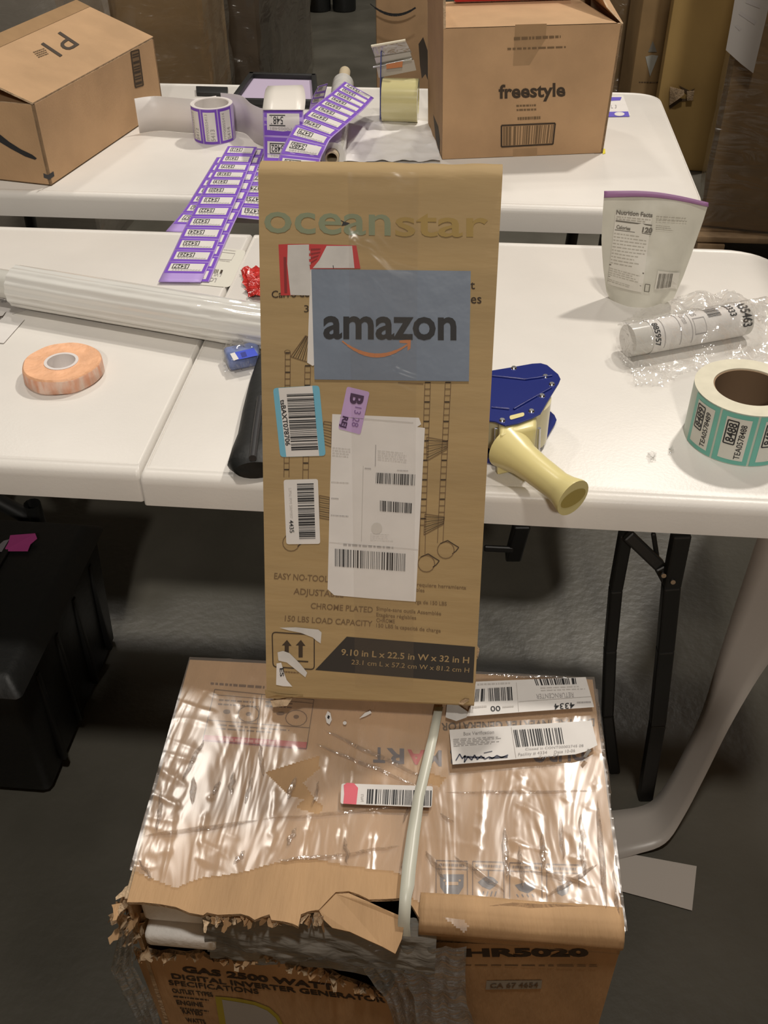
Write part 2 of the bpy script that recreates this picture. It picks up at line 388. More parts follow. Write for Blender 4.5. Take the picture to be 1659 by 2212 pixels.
MB().slab([at(x, y, GZ) for x, y in top_px][::-1], (0, 0, 1), .005, CARDG, CARDE).build('top_panel', G, smooth=0)
# drooping torn piece of the top
P = [(689, 1965), (708, 1947), (725, 1931), (753, 1929), (797, 1948), (830, 1962), (868, 1975), (874, 1985), (868, 2015), (854, 2041), (825, 2028), (797, 2018), (755, 2002), (717, 1995), (700, 1982)]
pts = []
for x, y in P:
    q = at(x, y, GZ); pts.append(q - Vector((0, 0, max(0, (y - 1955)) * .00022)))
mb = MB(); mb.add(pts, [list(range(len(pts)))[::-1]], CARDG); mb.build('torn_flap', G, smooth=0, solid=.005)
# right front: rolled edge and the front panel
xa, xb = at(905, 1990, GZ).x, GFR.x
def lip(u, v):
    X = lerp(xa, xb, u); Yf = lerp(.5435, .545, u) ; w = .0022 * N((X * 14, v * 3, 0), 1)
    prof = [(.028, 0), (.012, .002), (.004, -.001), (-.003, -.006), (-.006, -.013), (-.004, -.021), (.002, -.026), (.001, -.04)]
    k = v * (len(prof) - 1); i = min(int(k), len(prof) - 2); t = k - i
    dy, dz = lerp(prof[i][0], prof[i + 1][0], t), lerp(prof[i][1], prof[i + 1][1], t)
    return (X, Yf + dy, GZ + .0008 + dz + w)
MB().grid(lip, 30, 21, CARDG).build('front_fold', G, smooth=60, solid=.003)
fy = .542
fp = [(-.343, 0)] + [(aty(x, y, fy).x, aty(x, y, fy).z) for x, y in ((288, 2052), (303, 2060), (318, 2056), (345, 2062), (365, 2058), (400, 2064), (431, 2058), (450, 2072), (470, 2078), (500, 2070), (514, 2076), (540, 2068), (560, 2070), (578, 2056), (590, 2076), (612, 2080), (630, 2074), (660, 2082), (689, 2090), (712, 2100), (733, 2114), (770, 2126), (800, 2138), (833, 2150), (850, 2130), (862, 2080), (880, 2040), (905, 2034))] + [(.197, GZ - .03), (.197, 0)]
MB().slab([Vector((x, fy if x < .1 else .5445, z)) for x, z in fp[::-1]][::-1], (0, -1, 0), .005, CARDG, CARDE).build('front_panel', G, smooth=0)
# torn fringe (curled paper shreds along the tear)
fr = MB(); rr = random.Random(3)
def shred(c, d, w, l, m):
    c = Vector(c); d = Vector(d).normalized(); s_ = d.cross(Vector((rr.uniform(-1, 1), rr.uniform(-1, 1), rr.uniform(-1, 1)))).normalized()
    n = 4; vs = []
    curl = Vector((rr.uniform(-.5, .5), -rr.uniform(.1, .9), rr.uniform(-.6, .6)))
    for i in range(n + 1):
        t = i / n; p = c + d * l * t + curl * l * t * t * .6; ww = w * (1 - .6 * t) * rr.uniform(.6, 1.2)
        vs += [p - s_ * ww / 2, p + s_ * ww / 2]
    fr.add(vs, [(2 * i, 2 * i + 1, 2 * i + 3, 2 * i + 2) for i in range(n)], m)
edge = [(288, 2054), (345, 2060), (431, 2058), (514, 2074), (578, 2056), (630, 2078), (689, 2090), (733, 2114), (833, 2148)]
for i in range(len(edge) - 1):
    for k in range(10):
        t = rr.random(); x, y = lerp(edge[i][0], edge[i + 1][0], t), lerp(edge[i][1], edge[i + 1][1], t)
        p = aty(x, y, fy - .002); shred(p, (rr.uniform(-.8, .8), -.4, rr.uniform(-.9, .5)), rr.uniform(.008, .020), rr.uniform(.005, .012), rr.choice((CARDE, CARDG, CARDE)))
for k in range(46):
    x, y = rr.uniform(445, 700), rr.uniform(1966, 1990); p = at(x, y, GZ - .006)
    shred(p, (rr.uniform(-.6, .6), -.7, -rr.uniform(.2, 1)), rr.uniform(.008, .018), rr.uniform(.005, .011), rr.choice((CARDE, CARDG)))
for k in range(42):
    p = Vector((-.347 + rr.uniform(-.012, .014), .538 + rr.uniform(-.004, .02), rr.uniform(.405, .492)))
    shred(p, (rr.uniform(-.7, .2), -.3, -rr.uniform(0, 1)), rr.uniform(.008, .018), rr.uniform(.007, .015), rr.choice((CARDE, CARDG, CARDE)))
setp(fr.build('torn_fringe', G, smooth=60), kind='stuff')
# foam and grey liner film inside
FOAM = mat('white_foam', (.86, .85, .82), .6, var=.05, vscale=40, bump=.15, bscale=150)
def foam(px0, px1, z0, z1, y, label):
    x0 = aty(*px0, y).x; x1 = aty(*px1, y).x
    t = MB().box(((x0 + x1) / 2, y + .045, (z0 + z1) / 2), (x1 - x0, .09, z1 - z0), FOAM).build('foam_block', loc=((x0 + x1) / 2, y + .045, z0), bevel=.006, smooth=50)
    return setp(t, label, 'foam', 'packing foam in the torn carton')
foam((305, 1970), (640, 1990), .439, .490, .546, 'upper white packing foam slab showing through the torn carton front, shaded grey')
foam((312, 2035), (470, 2060), .412, .4365, .530, 'lower white packing foam slab in the torn carton front, the brighter one')
def bagf(u, v):
    X = lerp(aty(455, 2000, .555).x, .0, u); z = lerp(GZ - .012, .385, v)
    return (X, .548 - .012 * v - .020 * sin(pi * min(1, v * 1.1)) * (.5 + .5 * u) + .006 * N((X * 20, z * 60, 0)) + .003 * N((X * 60, z * 150, 3)), z + .004 * N((X * 30, z * 30, 5)))
FILMI = mat('grey_plastic_liner', (.23, .225, .205), .22, bump=.9, bscale=30, bstretch=(.6, 1, 2.2), spec=.6, var=.2, vscale=25)
b = MB().grid(bagf, 60, 30, FILMI).build('plastic_liner', loc=(-.1, .55, .39), smooth=60)
setp(b, 'crumpled grey plastic liner bulging out of the torn carton beside the foam', 'plastic film')
# draped film over the front, centre and left corner
def drape(name, pts_l, pts_r, y0, amp, m=FILMG, nx=16, ny=40, seed=0):
    def f(u, v):
        k = v * (len(pts_l) - 1); i = min(int(k), len(pts_l) - 2); t = k - i
        lx, ly = lerp(pts_l[i][0], pts_l[i + 1][0], t), lerp(pts_l[i][1], pts_l[i + 1][1], t)
        rx, ry = lerp(pts_r[i][0], pts_r[i + 1][0], t), lerp(pts_r[i][1], pts_r[i + 1][1], t)
        p = aty(lerp(lx, rx, u), lerp(ly, ry, u), y0)
        return p + Vector((0, -abs(amp * sin(u * 9 + v * 2 + seed)) - amp * .6 * N((u * 5, v * 7, seed)), 0))
    return MB().grid(f, nx, ny, m).build(name, G, smooth=60)
drape('wrap_film', [(862, 2040), (868, 2090), (895, 2150), (905, 2230)], [(1008, 2040), (1005, 2100), (1008, 2160), (1035, 2230)], .533, .005)
drape('wrap_film', [(262, 2000), (240, 2090), (262, 2140), (318, 2230)], [(292, 2006), (290, 2080), (330, 2150), (352, 2230)], .530, .006, seed=2)
drape('wrap_film', [(765, 2035), (790, 2090), (835, 2150), (860, 2230)], [(868, 2030), (880, 2090), (900, 2150), (910, 2230)], .536, .006, seed=4)
# shrink wrap over the top
wf = [(283, 1878), (345, 1905), (380, 1918), (430, 1897), (520, 1885), (600, 1862), (660, 1850), (740, 1868), (865, 1885), (890, 1940), (930, 1960), (1003, 2015), (1012, 2000), (985, 1965), (1010, 1958), (1120, 1965), (1230, 1975), (1275, 1985), (1352, 2014), (1372, 1990), (1290, 1450), (1020, 1445), (395, 1415), (255, 1900)]
holes = [[(572, 1668), (690, 1632), (690, 1660), (655, 1690), (690, 1740), (620, 1716), (596, 1690)], [(925, 1668), (962, 1680), (950, 1700), (920, 1690)], [(640, 1745), (690, 1760), (700, 1740), (660, 1722)]]
def wrapf(u, v):
    a = lerp(GBL, GBR, u); b_ = lerp(GFL, GFR, u); p = lerp(a, b_, v * 1.06 - .01)
    p = p + (a - lerp(GBL, GBR, .5)).normalized() * 0
    p.x += (u - .5) * .016
    edge = min(1, min(u, 1 - u) * 60)
    cr = abs(N((p.x * 26, p.y * 5, 0))) + .6 * abs(N((p.x * 12 + p.y * 20, p.y * 22, 4)))
    h = .0022 + .007 * max(0, .20 - cr) * (0.35 + .9 * abs(N((p.x * 5, p.y * 5, 9)))) + .0004 * N((p.x * 40, p.y * 14, 2))
    z = GZ + max(.0010, h)
    if u < .012 or u > .988: z = GZ - .02 - .012 * abs(N((p.y * 30, 1, 1)))
    return (p.x, p.y, z)
def keepw(c):
    x, y = proj(c)
    return inpoly(x, y, wf) and not any(inpoly(x, y, h) for h in holes)
MB().grid(wrapf, 240, 170, FILMW, keepw).build('wrap_film', G, smooth=80)
# gloss ribbons: loose folds of film standing up on the wrap
fo = MB(); rr = random.Random(11)
def fold(p0, p1, h=.004, w=.004, n=14):
    A, B = at(*p0, GZ), at(*p1, GZ); d = (B - A).normalized(); s_ = Vector((-d.y, d.x, 0)); vs = []
    for i in range(n + 1):
        t = i / n; c = lerp(A, B, t) + s_ * .003 * N((t * 4, p0[0], 0)); k = sin(pi * t) ** .6
        c.z = GZ + .003
        vs += [c - s_ * w * k, c + Vector((0, 0, h * k * (.7 + .5 * N((t * 9, p0[1], 1))))), c + s_ * w * k]
    fo.add(vs, [(3 * i + j, 3 * i + j + 1, 3 * i + j + 4, 3 * i + j + 3) for i in range(n) for j in range(2)], FILMF)
for a, b_ in (((395, 1690), (440, 1600)), ((560, 1610), (570, 1680)), ((700, 1580), (930, 1690)), ((682, 1610), (900, 1700)), ((505, 1670), (498, 1720)), ((545, 1680), (530, 1740)), ((640, 1680), (620, 1730)), ((690, 1690), (675, 1745)),
              ((420, 1680), (415, 1740)), ((310, 1810), (560, 1775)), ((560, 1775), (860, 1745)), ((700, 1855), (865, 1830)), ((745, 1810), (752, 1870)), ((505, 1870), (530, 1840)), ((1090, 1790), (1094, 1900)), ((1120, 1830), (1130, 1920)),
              ((1170, 1800), (1175, 1880)), ((1210, 1760), (1216, 1860)), ((1255, 1760), (1262, 1900)), ((1290, 1730), (1310, 1990)), ((1325, 1880), (1338, 2000)), ((960, 1715), (1290, 1712)), ((1140, 1880), (1290, 1920)), ((1180, 1940), (1290, 1870)),
              ((920, 1840), (960, 1900)), ((950, 1760), (980, 1780)), ((980, 1850), (1090, 1930)), ((1010, 1960), (1280, 1960)), ((870, 1860), (880, 1900)), ((330, 1900), (300, 1860)), ((600, 1860), (740, 1850)), ((840, 1470), (1250, 1500)), ((1040, 1460), (1270, 1470)), ((1285, 1500), (1320, 1720)), ((900, 1700), (870, 1780)),
              ((350, 1710), (340, 1800)), ((620, 1830), (640, 1790)), ((460, 1720), (475, 1690))):
    fold(a, b_, rr.uniform(.003, .006), rr.uniform(.002, .004))
fo.build('wrap_fold', G, smooth=80)
# strap
sp = [(948, 1528), (936, 1590), (922, 1650), (905, 1720), (893, 1800), (884, 1870), (880, 1915), (876, 1938)]
sw = [9, 10, 11, 12, 14, 15, 15, 13]
vs = []
for (x, y), w in zip(sp, sw):
    z = GZ + .0105
    vs += [at(x - w, y, z), at(x + w, y, z)]
vs += [Vector((vs[-2].x, .538, GZ - .004)), Vector((vs[-1].x, .538, GZ - .004))]
vs += [Vector((vs[-2].x + .004, .533, GZ - .1)), Vector((vs[-2].x + .018, .533, GZ - .1))]
STRAP = mat('white_strap', (.66, .66, .56), .35, spec=.5)
MB().add(vs, [(2 * i, 2 * i + 1, 2 * i + 3, 2 * i + 2) for i in range(len(vs) // 2 - 1)], STRAP).build('strap', G, smooth=60, solid=.0012)
# prints on the top
gt = PL((0, 0, GZ), (0, 0, 1))
INKG = mat('worn_brown_ink', (.13, .07, .035), .7)
d = Decal(gt, .0004)
d.frame([(464, 1490), (678, 1512), (662, 1618), (438, 1600)], 1.8, INKG)
d.line((566, 1500), (556, 1563), 1.8, INKG).line((450, 1556), (670, 1573), 1.6, INKG).line((462, 1501), (676, 1520), 1.4, INKG)
d.rows([(455, 1474), (572, 1482), (571, 1489), (455, 1480)], 1, INKG, 4, th=.8)
d.rows([(474, 1508), (563, 1514), (560, 1532), (470, 1526)], 2, INKG, 5, th=.35).rows([(470, 1562), (640, 1576), (636, 1590), (466, 1578)], 2, INKG, 6, th=.35)
d.rows([(574, 1512), (660, 1520), (658, 1535), (572, 1530)], 2, INKG, 8, th=.35)
d.disc((490, 1538), 8, INKG, asp=.6).disc((537, 1543), 6, INKG, asp=.7).disc((537, 1543), 24, INKG, ring=2, asp=.75).disc((640, 1549), 6, INKG, asp=.7).disc((640, 1552), 24, INKG, ring=2, asp=.75).disc((606, 1542), 9, INKG, asp=.4)
d.quad([(441, 1588), (665, 1604), (662, 1620), (437, 1602)], REDF, k=1)
d.rows([(470, 1592), (600, 1601), (599, 1611), (469, 1602)], 1, mat('pale_red_lettering', (.62, .30, .26), .6), 9, k=2, th=.6)
d.build('warning_panel', G, smooth=0); d = Decal(gt, .0004)
INKB = mat('blue_black_ink', (.06, .065, .10), .6)
# rotated-180 maker's name and product line
for ch, x1_, x0_, yb, yt, m in (('M', 954, 923, 1623, 1655, INKB), ('A', 918, 880, 1622, 1652, REDF), ('R', 873, 835, 1619, 1650, INKB), ('T', 832, 806, 1617, 1648, INKB), ('S', 1000, 972, 1618, 1652, INKB)):
    d.text(ch, (x1_, yb), (x0_, yb - 1), (x1_, yt), m, .03)
d.text('DURO', (1262, 1608), (1150, 1612), (1262, 1643), INKB, .03)
d.build('brand_lettering', G, smooth=0); d = Decal(gt, .0004)
d.text('DIGITAL INVERTER GENERATOR', (1284, 1553), (953, 1563), (1284, 1569), INK, .02)
d.build('product_lettering', G, smooth=0); d = Decal(gt, .0004)
# handling symbols
for (x0, x1_, y0, y1_) in ((942, 1009, 1859, 1943), (1021, 1088, 1861, 1945), (1101, 1170, 1864, 1949), (1181, 1250, 1867, 1952)):
    d.frame([(x0, y0), (x1_, y0 + 2), (x1_ + 1, y1_ + 2), (x0, y1_)], 2, INKG); d.line((x0, y0 + 18), (x1_, y0 + 20), 1.5, INKG); d.rows([(x0 + 6, y0 + 5), (x1_ - 6, y0 + 7), (x1_ - 6, y0 + 15), (x0 + 6, y0 + 13)], 1, INKG, x0, th=.6)
d.build('symbol_frames', G, smooth=0); d = Decal(gt, .0004)
INKS = mat('slate_ink', (.075, .08, .10), .6)
d.poly([(950, 1889), (1002, 1889), (1001, 1916), (991, 1932), (962, 1932), (951, 1916)], INKS)
d.quad([(962, 1906), (990, 1906), (990, 1913), (962, 1913)], CARDG, k=2); d.disc((960, 1903), 2.5, CARDG, 2).disc((993, 1903), 2.5, CARDG, 2)
d.build('handling_symbol', G, smooth=0); d = Decal(gt, .0004)
d.poly([(1032, 1906), (1045, 1896), (1055, 1893), (1066, 1896), (1076, 1906), (1070, 1914), (1058, 1922), (1042, 1916)], INKS).line((1055, 1880), (1055, 1896), 2.5, INKS)
for i in range(5): d.line((1036 + i * 9, 1926), (1033 + i * 9, 1936), 2.5, INKS)
d.build('handling_symbol', G, smooth=0); d = Decal(gt, .0004)
d.poly([(1112, 1912), (1135, 1906), (1158, 1910), (1155, 1920), (1140, 1930), (1122, 1924)], INKS)
for i in range(4): d.line((1116 + i * 11, 1932), (1120 + i * 11, 1938), 2, INKS)
d.build('handling_symbol', G, smooth=0); d = Decal(gt, .0004)
d.poly([(1203, 1916), (1212, 1912), (1218, 1918), (1224, 1912), (1230, 1916), (1226, 1930), (1214, 1936), (1204, 1930)], INKS).line((1216, 1890), (1216, 1914), 2.5, INKS)
d.build('handling_symbol', G, smooth=0)
def sticker(parent, plane, poly, m, k=.0008, name='label_sticker', label=None):
    s_ = Decal(plane, k); s_.poly(poly, m, 0); o = s_.build(name, parent, smooth=0)
    if label: o['label'] = label
    return o
gk = .0115
L1 = sticker(G, gt, [(1027, 1485), (1263, 1475), (1281, 1540), (1150, 1549), (1007, 1560), (1021, 1524)], PAPER, gk, label='creased white shipping label upside down with the number 4334')
d = Decal(gt, gk + .0005); d.bars([(1027, 1502), (1046, 1501), (1045, 1528), (1024, 1529)], 5, BLK, 2); d.bars([(1053, 1500), (1104, 1497), (1106, 1526), (1055, 1528)], 16, BLK, 3); d.bars([(1152, 1480), (1241, 1478), (1243, 1491), (1157, 1494)], 18, BLK, 4)
d.text('4334', (1239, 1531), (1195, 1534), (1239, 1543), BLK, .01).text('00', (1079, 1538), (1058, 1539), (1080, 1549), BLK, .01).text('RETURNCENTER', (1236, 1509), (1156, 1513), (1237, 1519), GRY)
d.rows([(1030, 1488), (1100, 1485), (1101, 1493), (1030, 1496)], 1, LGRY, 3, th=.4).rows([(1165, 1497), (1262, 1493), (1264, 1504), (1167, 1508)], 2, LGRY, 5, th=.3).rows([(1020, 1534), (1050, 1533), (1050, 1545), (1020, 1548)], 1, LGRY, 7, th=.3).rows([(1084, 1535), (1108, 1534), (1108, 1544), (1084, 1546)], 1, LGRY, 7, th=.3).rows([(1244, 1527), (1274, 1526), (1275, 1534), (1244, 1535)], 1, GRY, 8, th=.4)
d.line((1114, 1488), (1119, 1550), 1, LGRY).line((1119, 1529), (1275, 1518), 1, LGRY).build('label_print', L1, smooth=0)
L2 = sticker(G, gt, [(970, 1589), (1275, 1569), (1288, 1622), (1262, 1636), (1240, 1642), (977, 1664)], PAPER, gk, label='white box verification label with signature and barcode')
d = Decal(gt, gk + .0005); d.text('Box Verification', (1000, 1602), (1066, 1598), (1000, 1595), GRY, .01).rows([(978, 1609), (1100, 1602), (1101, 1618), (979, 1627)], 5, GRY, 12, th=.35)
d.bars([(1107, 1590), (1210, 1585), (1216, 1620), (1114, 1627)], 22, BLK, 8).text('Closed in CONT00002745 08', (1133, 1634), (1258, 1626), (1133, 1629), GRY, .0).text('Facility # 4334', (1118, 1646), (1180, 1641), (1118, 1640), GRY).text('Date 10-06', (1195, 1641), (1240, 1637), (1195, 1635), GRY).text('Type: B4', (1162, 1651), (1205, 1647), (1162, 1646), GRY)
d.line((1103, 1584), (1113, 1650), 1.2, LGRY)
sg = [(984, 1656), (992, 1642), (998, 1652), (1004, 1645), (1002, 1660), (1010, 1648), (1018, 1655), (1024, 1644), (1030, 1654), (1038, 1646), (1046, 1653), (1056, 1648), (1062, 1652), (1072, 1645), (1082, 1650), (1096, 1644)]
d.path(sg, 2.4, INKB).path([(1000, 1648), (1046, 1650)], 3.5, INKB).path([(1055, 1651), (1095, 1648)], 3.5, INKB).path([(1044, 1640), (1062, 1636)], 1.5, INKB)
d.build('label_print', L2, smooth=0)
MB().slab([at(1260, 1634, GZ + gk), at(1270, 1618, GZ + gk + .003), at(1278, 1620, GZ + gk + .004), at(1266, 1637, GZ + gk + .002)], (0, 0, 1), .0004, mat('paper_fold_back', (.22, .20, .18), .6)).build('lifted_corner', L2, smooth=0)
L3 = sticker(G, gt, rquad([(738, 1702), (935, 1708), (932, 1754), (736, 1746)], 5), PAPER, .009, label='narrow white barcode sticker with a pink blot')
d = Decal(gt, .0094); d.bars([(794, 1715), (932, 1718), (931, 1751), (792, 1746)], 34, BLK, 5); d.poly([(743, 1706), (750, 1701), (765, 1702), (774, 1712), (772, 1730), (770, 1748), (742, 1746), (744, 1725)], mat('pink_marker', (.72, .12, .16), .5)).text('LPN', (786, 1726), (786, 1741), (780, 1726), LGRY)
d.build('label_print', L3, smooth=0)
d = Decal(gt, .0045); d.poly([(708, 1541), (714, 1545), (717, 1560), (712, 1570), (706, 1566), (703, 1552)], PAPER).poly([(709, 1550), (713, 1553), (711, 1559), (707, 1556)], BLK, 2).poly([(776, 1557), (788, 1545), (800, 1540), (803, 1545), (790, 1552)], PAPER).disc((745, 1567), 4, PAPER)
d.build('torn_sticker_scrap', G, smooth=0)
L4 = sticker(G, gt, [(965, 1532), (990, 1534), (1010, 1548), (1007, 1560), (985, 1568), (962, 1560)], PAPERG, .0095, label='grey translucent tape patch')
# prints on the front
gf = PL((0, fy, 0), (0, -1, 0)); d = Decal(gf, .0006); DK = mat('front_print_ink', (.05, .03, .015), .7)
d2 = Decal(PL((0, .5437, 0), (0, -1, 0)), .0008)
d2.text('HR5020', (1004, 2064), (1272, 2064), (1002, 2048), DK, .05); d2.rows([(1000, 2080), (1290, 2083), (1290, 2088), (1000, 2085)], 1, INKM, 3, th=.4)
d2.build('printed_lettering', G, smooth=0)
d.text('GAS 2500 WATT', (395, 2098), (724, 2138), (393, 2086), DK, .04).text('DIGITAL INVERTER GENERATOR', (372, 2112), (834, 2165), (369, 2102), DK, .03).text('SPECIFICATIONS', (366, 2126), (560, 2146), (363, 2116), DK, .02)
d.text('OUTLET TYPES', (374, 2143), (462, 2152), (370, 2134), DK, .03).text('ENGINE', (383, 2168), (440, 2174), (380, 2159), DK, .03).text('RATED', (396, 2188), (440, 2193), (392, 2179), DK, .03).text('WATTS', (404, 2206), (446, 2211), (400, 2197), DK, .03)
d.rows([(374, 2148), (450, 2157), (452, 2162), (376, 2154)], 1, DK, 2, th=.5).rows([(388, 2173), (450, 2181), (452, 2186), (390, 2179)], 1, DK, 4, th=.5)
d.build('printed_lettering', G, smooth=0)
L5 = sticker(G, gf, [(465, 2150), (492, 2152), (518, 2155), (552, 2162), (582, 2174), (602, 2192), (622, 2230), (478, 2230)], mat('yellow_border', (.45, .38, .03), .5), .0014, label='yellow-bordered white label low on the carton front')
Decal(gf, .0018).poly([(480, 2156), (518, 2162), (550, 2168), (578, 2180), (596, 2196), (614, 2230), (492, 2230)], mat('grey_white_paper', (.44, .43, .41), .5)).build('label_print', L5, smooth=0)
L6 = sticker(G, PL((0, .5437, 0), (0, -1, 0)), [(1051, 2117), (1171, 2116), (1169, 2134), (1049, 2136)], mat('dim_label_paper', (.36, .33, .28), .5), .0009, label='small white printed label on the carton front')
Decal(PL((0, .5437, 0), (0, -1, 0)), .0014).text('CA 67 4654', (1058, 2132), (1162, 2130), (1059, 2122), INKM, .02).build('label_print', L6, smooth=0)
# ================================================================== TALL CARTON (centre, leaning)
F0, F1, F2, F3 = at(575, 1512, .53), at(1024, 1530, .53), None, None
q0 = Vector((-.234, .812, .53)); U = Vector((-.0045, .2415, .5935)).normalized(); XR = Vector((1, .003, 0)).normalized()
TN = XR.cross(U).normalized()           # face normal, towards the camera and up
if TN.y > 0: TN = -TN
tp = PL(q0, TN)
cBL, cBR, cTR, cTL = tp(576, 1508, 0), tp(1024, 1528, 0), tp(1087, 352, 0), tp(557, 344, 0)
TH = .072
K = thing('tall_carton', 'tall narrow tan carton with a blue-grey sheet, leaning on the table edge', 'carton', tuple((cBL + cBR) / 2 - TN * TH * .5))
# body as a swept profile: (along height, depth) so that the top edge is softly crushed
prof = [(0, .004), (.006, 0), (.975, 0), (.985, .0035), (.992, .008), (.998, .016), (1, .03), (1, TH), (0, TH), (0, .004)]
def kp(u, h, dth):
    a = lerp(cBL, cBR, u); b_ = lerp(cTL, cTR, u); p = lerp(a, b_, h) - TN * dth
    if h > .96 and dth < .04: p += Vector((0, 0, .0025 * N((u * 7, 2, 1))))
    return p
mb = MB(); nx = 24; vs = []; 
for h, dth in prof:
    for i in range(nx + 1): vs.append(kp(i / nx, h, dth))
fs = [(j * (nx + 1) + i, j * (nx + 1) + i + 1, (j + 1) * (nx + 1) + i + 1, (j + 1) * (nx + 1) + i) for j in range(len(prof) - 1) for i in range(nx)]
mb.add(vs, fs, CARDT)
for i in (0, nx): mb.add([vs[j * (nx + 1) + i] for j in range(len(prof) - 1)], [list(range(len(prof) - 1))], CARDT)
mb.build('body', K, smooth=30)
# crumpled flap at the bottom left and nicks
mb = MB(); a = tp(574, 1488, .002)
mb.slab([tp(573, 1490, .003), tp(600, 1496, .006), tp(640, 1500, .007), tp(655, 1500, .002), tp(600, 1508, .002), tp(575, 1506, .002)], TN, .004, CARDT)
mb.build('crushed_corner', K, smooth=0); mb = MB()
mb.slab([tp(584, 1508, .002) - Vector((0, 0, .004)), tp(590, 1520, .004) - Vector((0, 0, .004)), tp(622, 1520, .006), tp(632, 1508, .001)], TN, .003, CARDE)
mb.build('torn_flap', K, smooth=0); mb = MB()
mb.slab([tp(990, 1518, .001), tp(1004, 1506, .006), tp(1014, 1508, .004), tp(1000, 1522, .001)], TN, .002, CARDE)
mb.build('crushed_corner', K, smooth=0); mb = MB()
mb.slab([tp(1028, 1395, -.004), tp(1036, 1404, -.001), tp(1032, 1425, -.004), tp(1028, 1430, -.006)], TN, .003, CARDE)
mb.build('crushed_corner', K, smooth=0)
d = Decal(tp, .0005)
d.text('ocean', (571, 501), (844, 508), (571, 452), TEALINK, .012, h=.52).text('star', (854, 509), (1054, 511), (854, 462), YELINK, .012, h=.55); d.build('brand_lettering', K, smooth=0); d = Decal(tp, .0005)
d.poly([(730, 472), (742, 478), (756, 482), (750, 486), (738, 488), (741, 480)], BLK)
d.text('Carro de', (587, 643), (668, 641), (587, 628), INK, .01).text('3', (657, 674), (667, 674), (657, 659), INK, .0).text('t', (1016, 624), (1026, 624), (1016, 606), INK, .01).text('es', (1017, 655), (1040, 655), (1017, 640), INK, .01, h=.52)
d.build('printed_lettering', K, smooth=0); d = Decal(tp, .0005)
def post(xa, ya, xb, yb, w=11, step=14, lo=None):
    L = yb - ya; d.line((xa - w / 2, ya), (xb - w / 2, yb), 1.6, INKM); d.line((xa + w / 2, ya), (xb + w / 2, yb), 1.6, INKM)
    for i in range(int(L / step)):
        t = i * step / L; x = lerp(xa, xb, t); y = ya + i * step; d.line((x - w / 2, y), (x + w / 2, y), 1.8 if i % 3 else 3, INK if i % 3 == 0 else INKM)
post(622, 762, 619, 1030); post(665, 790, 660, 1036, 12)
post(924, 826, 913, 1155, 12); post(968, 826, 953, 1125, 12)
d.line((913 - 6, 1155), (912 - 6, 1200), 1.5, INKM).line((913 + 6, 1155), (912 + 6, 1200), 1.5, INKM).line((953 - 6, 1125), (951 - 6, 1172), 1.5, INKM).line((953 + 6, 1125), (951 + 6, 1172), 1.5, INKM)
d.disc((621, 760), 7, INKM, ring=1.5, asp=.7)
def hatch(q, n):
    d.frame(q, 1.8, INKM)
    for i in range(1, n):
        t = i / n; d.line((lerp(q[0][0], q[3][0], t), lerp(q[0][1], q[3][1], t)), (lerp(q[1][0], q[2][0], t), lerp(q[1][1], q[2][1], t)), 1.3, INK if i % 2 else INKM)
hatch([(628, 770), (660, 725), (674, 730), (674, 785)], 9)
hatch([(700, 910), (716, 912), (716, 965), (690, 955)], 8); hatch([(690, 1070), (712, 1074), (712, 1122), (690, 1118)], 10)
hatch([(922, 944), (966, 952), (966, 970), (922, 995)], 8); hatch([(918, 1110), (960, 1116), (958, 1132), (916, 1155)], 8); d.line((860, 826), (915, 829), 2, INKM)
for cx, cy in ((921, 1217), (963, 1188), (629, 1172)):
    d.disc((cx, cy), 19, INKM, ring=1.8); d.path([(cx - 12, cy - 14), (cx + 4, cy - 21), (cx + 18, cy - 12), (cx + 28, cy - 6), (cx + 22, cy + 2), (cx + 14, cy + 8)], 2, INK)
d.build('cart_drawing', K, smooth=0); d = Decal(tp, .0005)
d.text('EASY NO-TOOL', (592, 1250), (709, 1257), (593, 1237), INKM, .01).text('ADJUSTABLE', (634, 1283), (742, 1290), (635, 1270), INKM, .01)
d.text('CHROME PLATED', (671, 1314), (805, 1323), (672, 1302), INKM, .01).text('150 LBS LOAD CAPACITY', (615, 1341), (804, 1353), (616, 1329), INKM, .01)
for t, a, b_ in (('Simple-sans outils Assemblée', (813, 1318), (953, 1329)), ('Etagères réglables', (813, 1331), (899, 1338)), ('CHROME', (813, 1343), (853, 1346)), ('150 LBS la capacité de charge', (813, 1354), (952, 1366)), ('requiere herramienta', (901, 1266), (1007, 1273)), ('bles', (899, 1277), (917, 1279)), ('rga de 150 LBS', (897, 1303), (965, 1308))):
    d.text(t, a, b_, (a[0], a[1] - 8), INKM, .01)
d.build('printed_lettering', K, smooth=0); d = Decal(tp, .0005)
d.poly([(749, 1375), (1026, 1397), (1022, 1475), (681, 1447)], BANNER)
d.text('9.10 in L x 22.5 in W x 32 in H', (737, 1414), (1013, 1432), (738, 1401), TANINK, .015, 2).text('23.1 cm L x 57.2 cm W x 81.2 cm H', (759, 1434), (1013, 1452), (760, 1424), TANINK, .0, 2)
d.build('dimension_banner', K, smooth=0); d = Decal(tp, .0005)
rq = rquad([(588, 1365), (679, 1371), (679, 1446), (590, 1440)], 8)
for i in range(len(rq)): d.line(rq[i], rq[(i + 1) % len(rq)], 2.4, INK)
for cx in (620, 650): d.poly([(cx, 1382), (cx + 10, 1395), (cx + 4, 1395), (cx + 4, 1420), (cx - 5, 1420), (cx - 5, 1394), (cx - 11, 1394)], INK)
d.line((601, 1425), (666, 1429), 3, INK).rows([(606, 1448), (645, 1451), (645, 1455), (606, 1452)], 1, INKM, 5, th=.7)
d.build('this_side_up_symbol', K, smooth=0)
def st(poly, m, label, k=.0012, name='label_sticker'): return sticker(K, tp, poly, m, k, name, label)
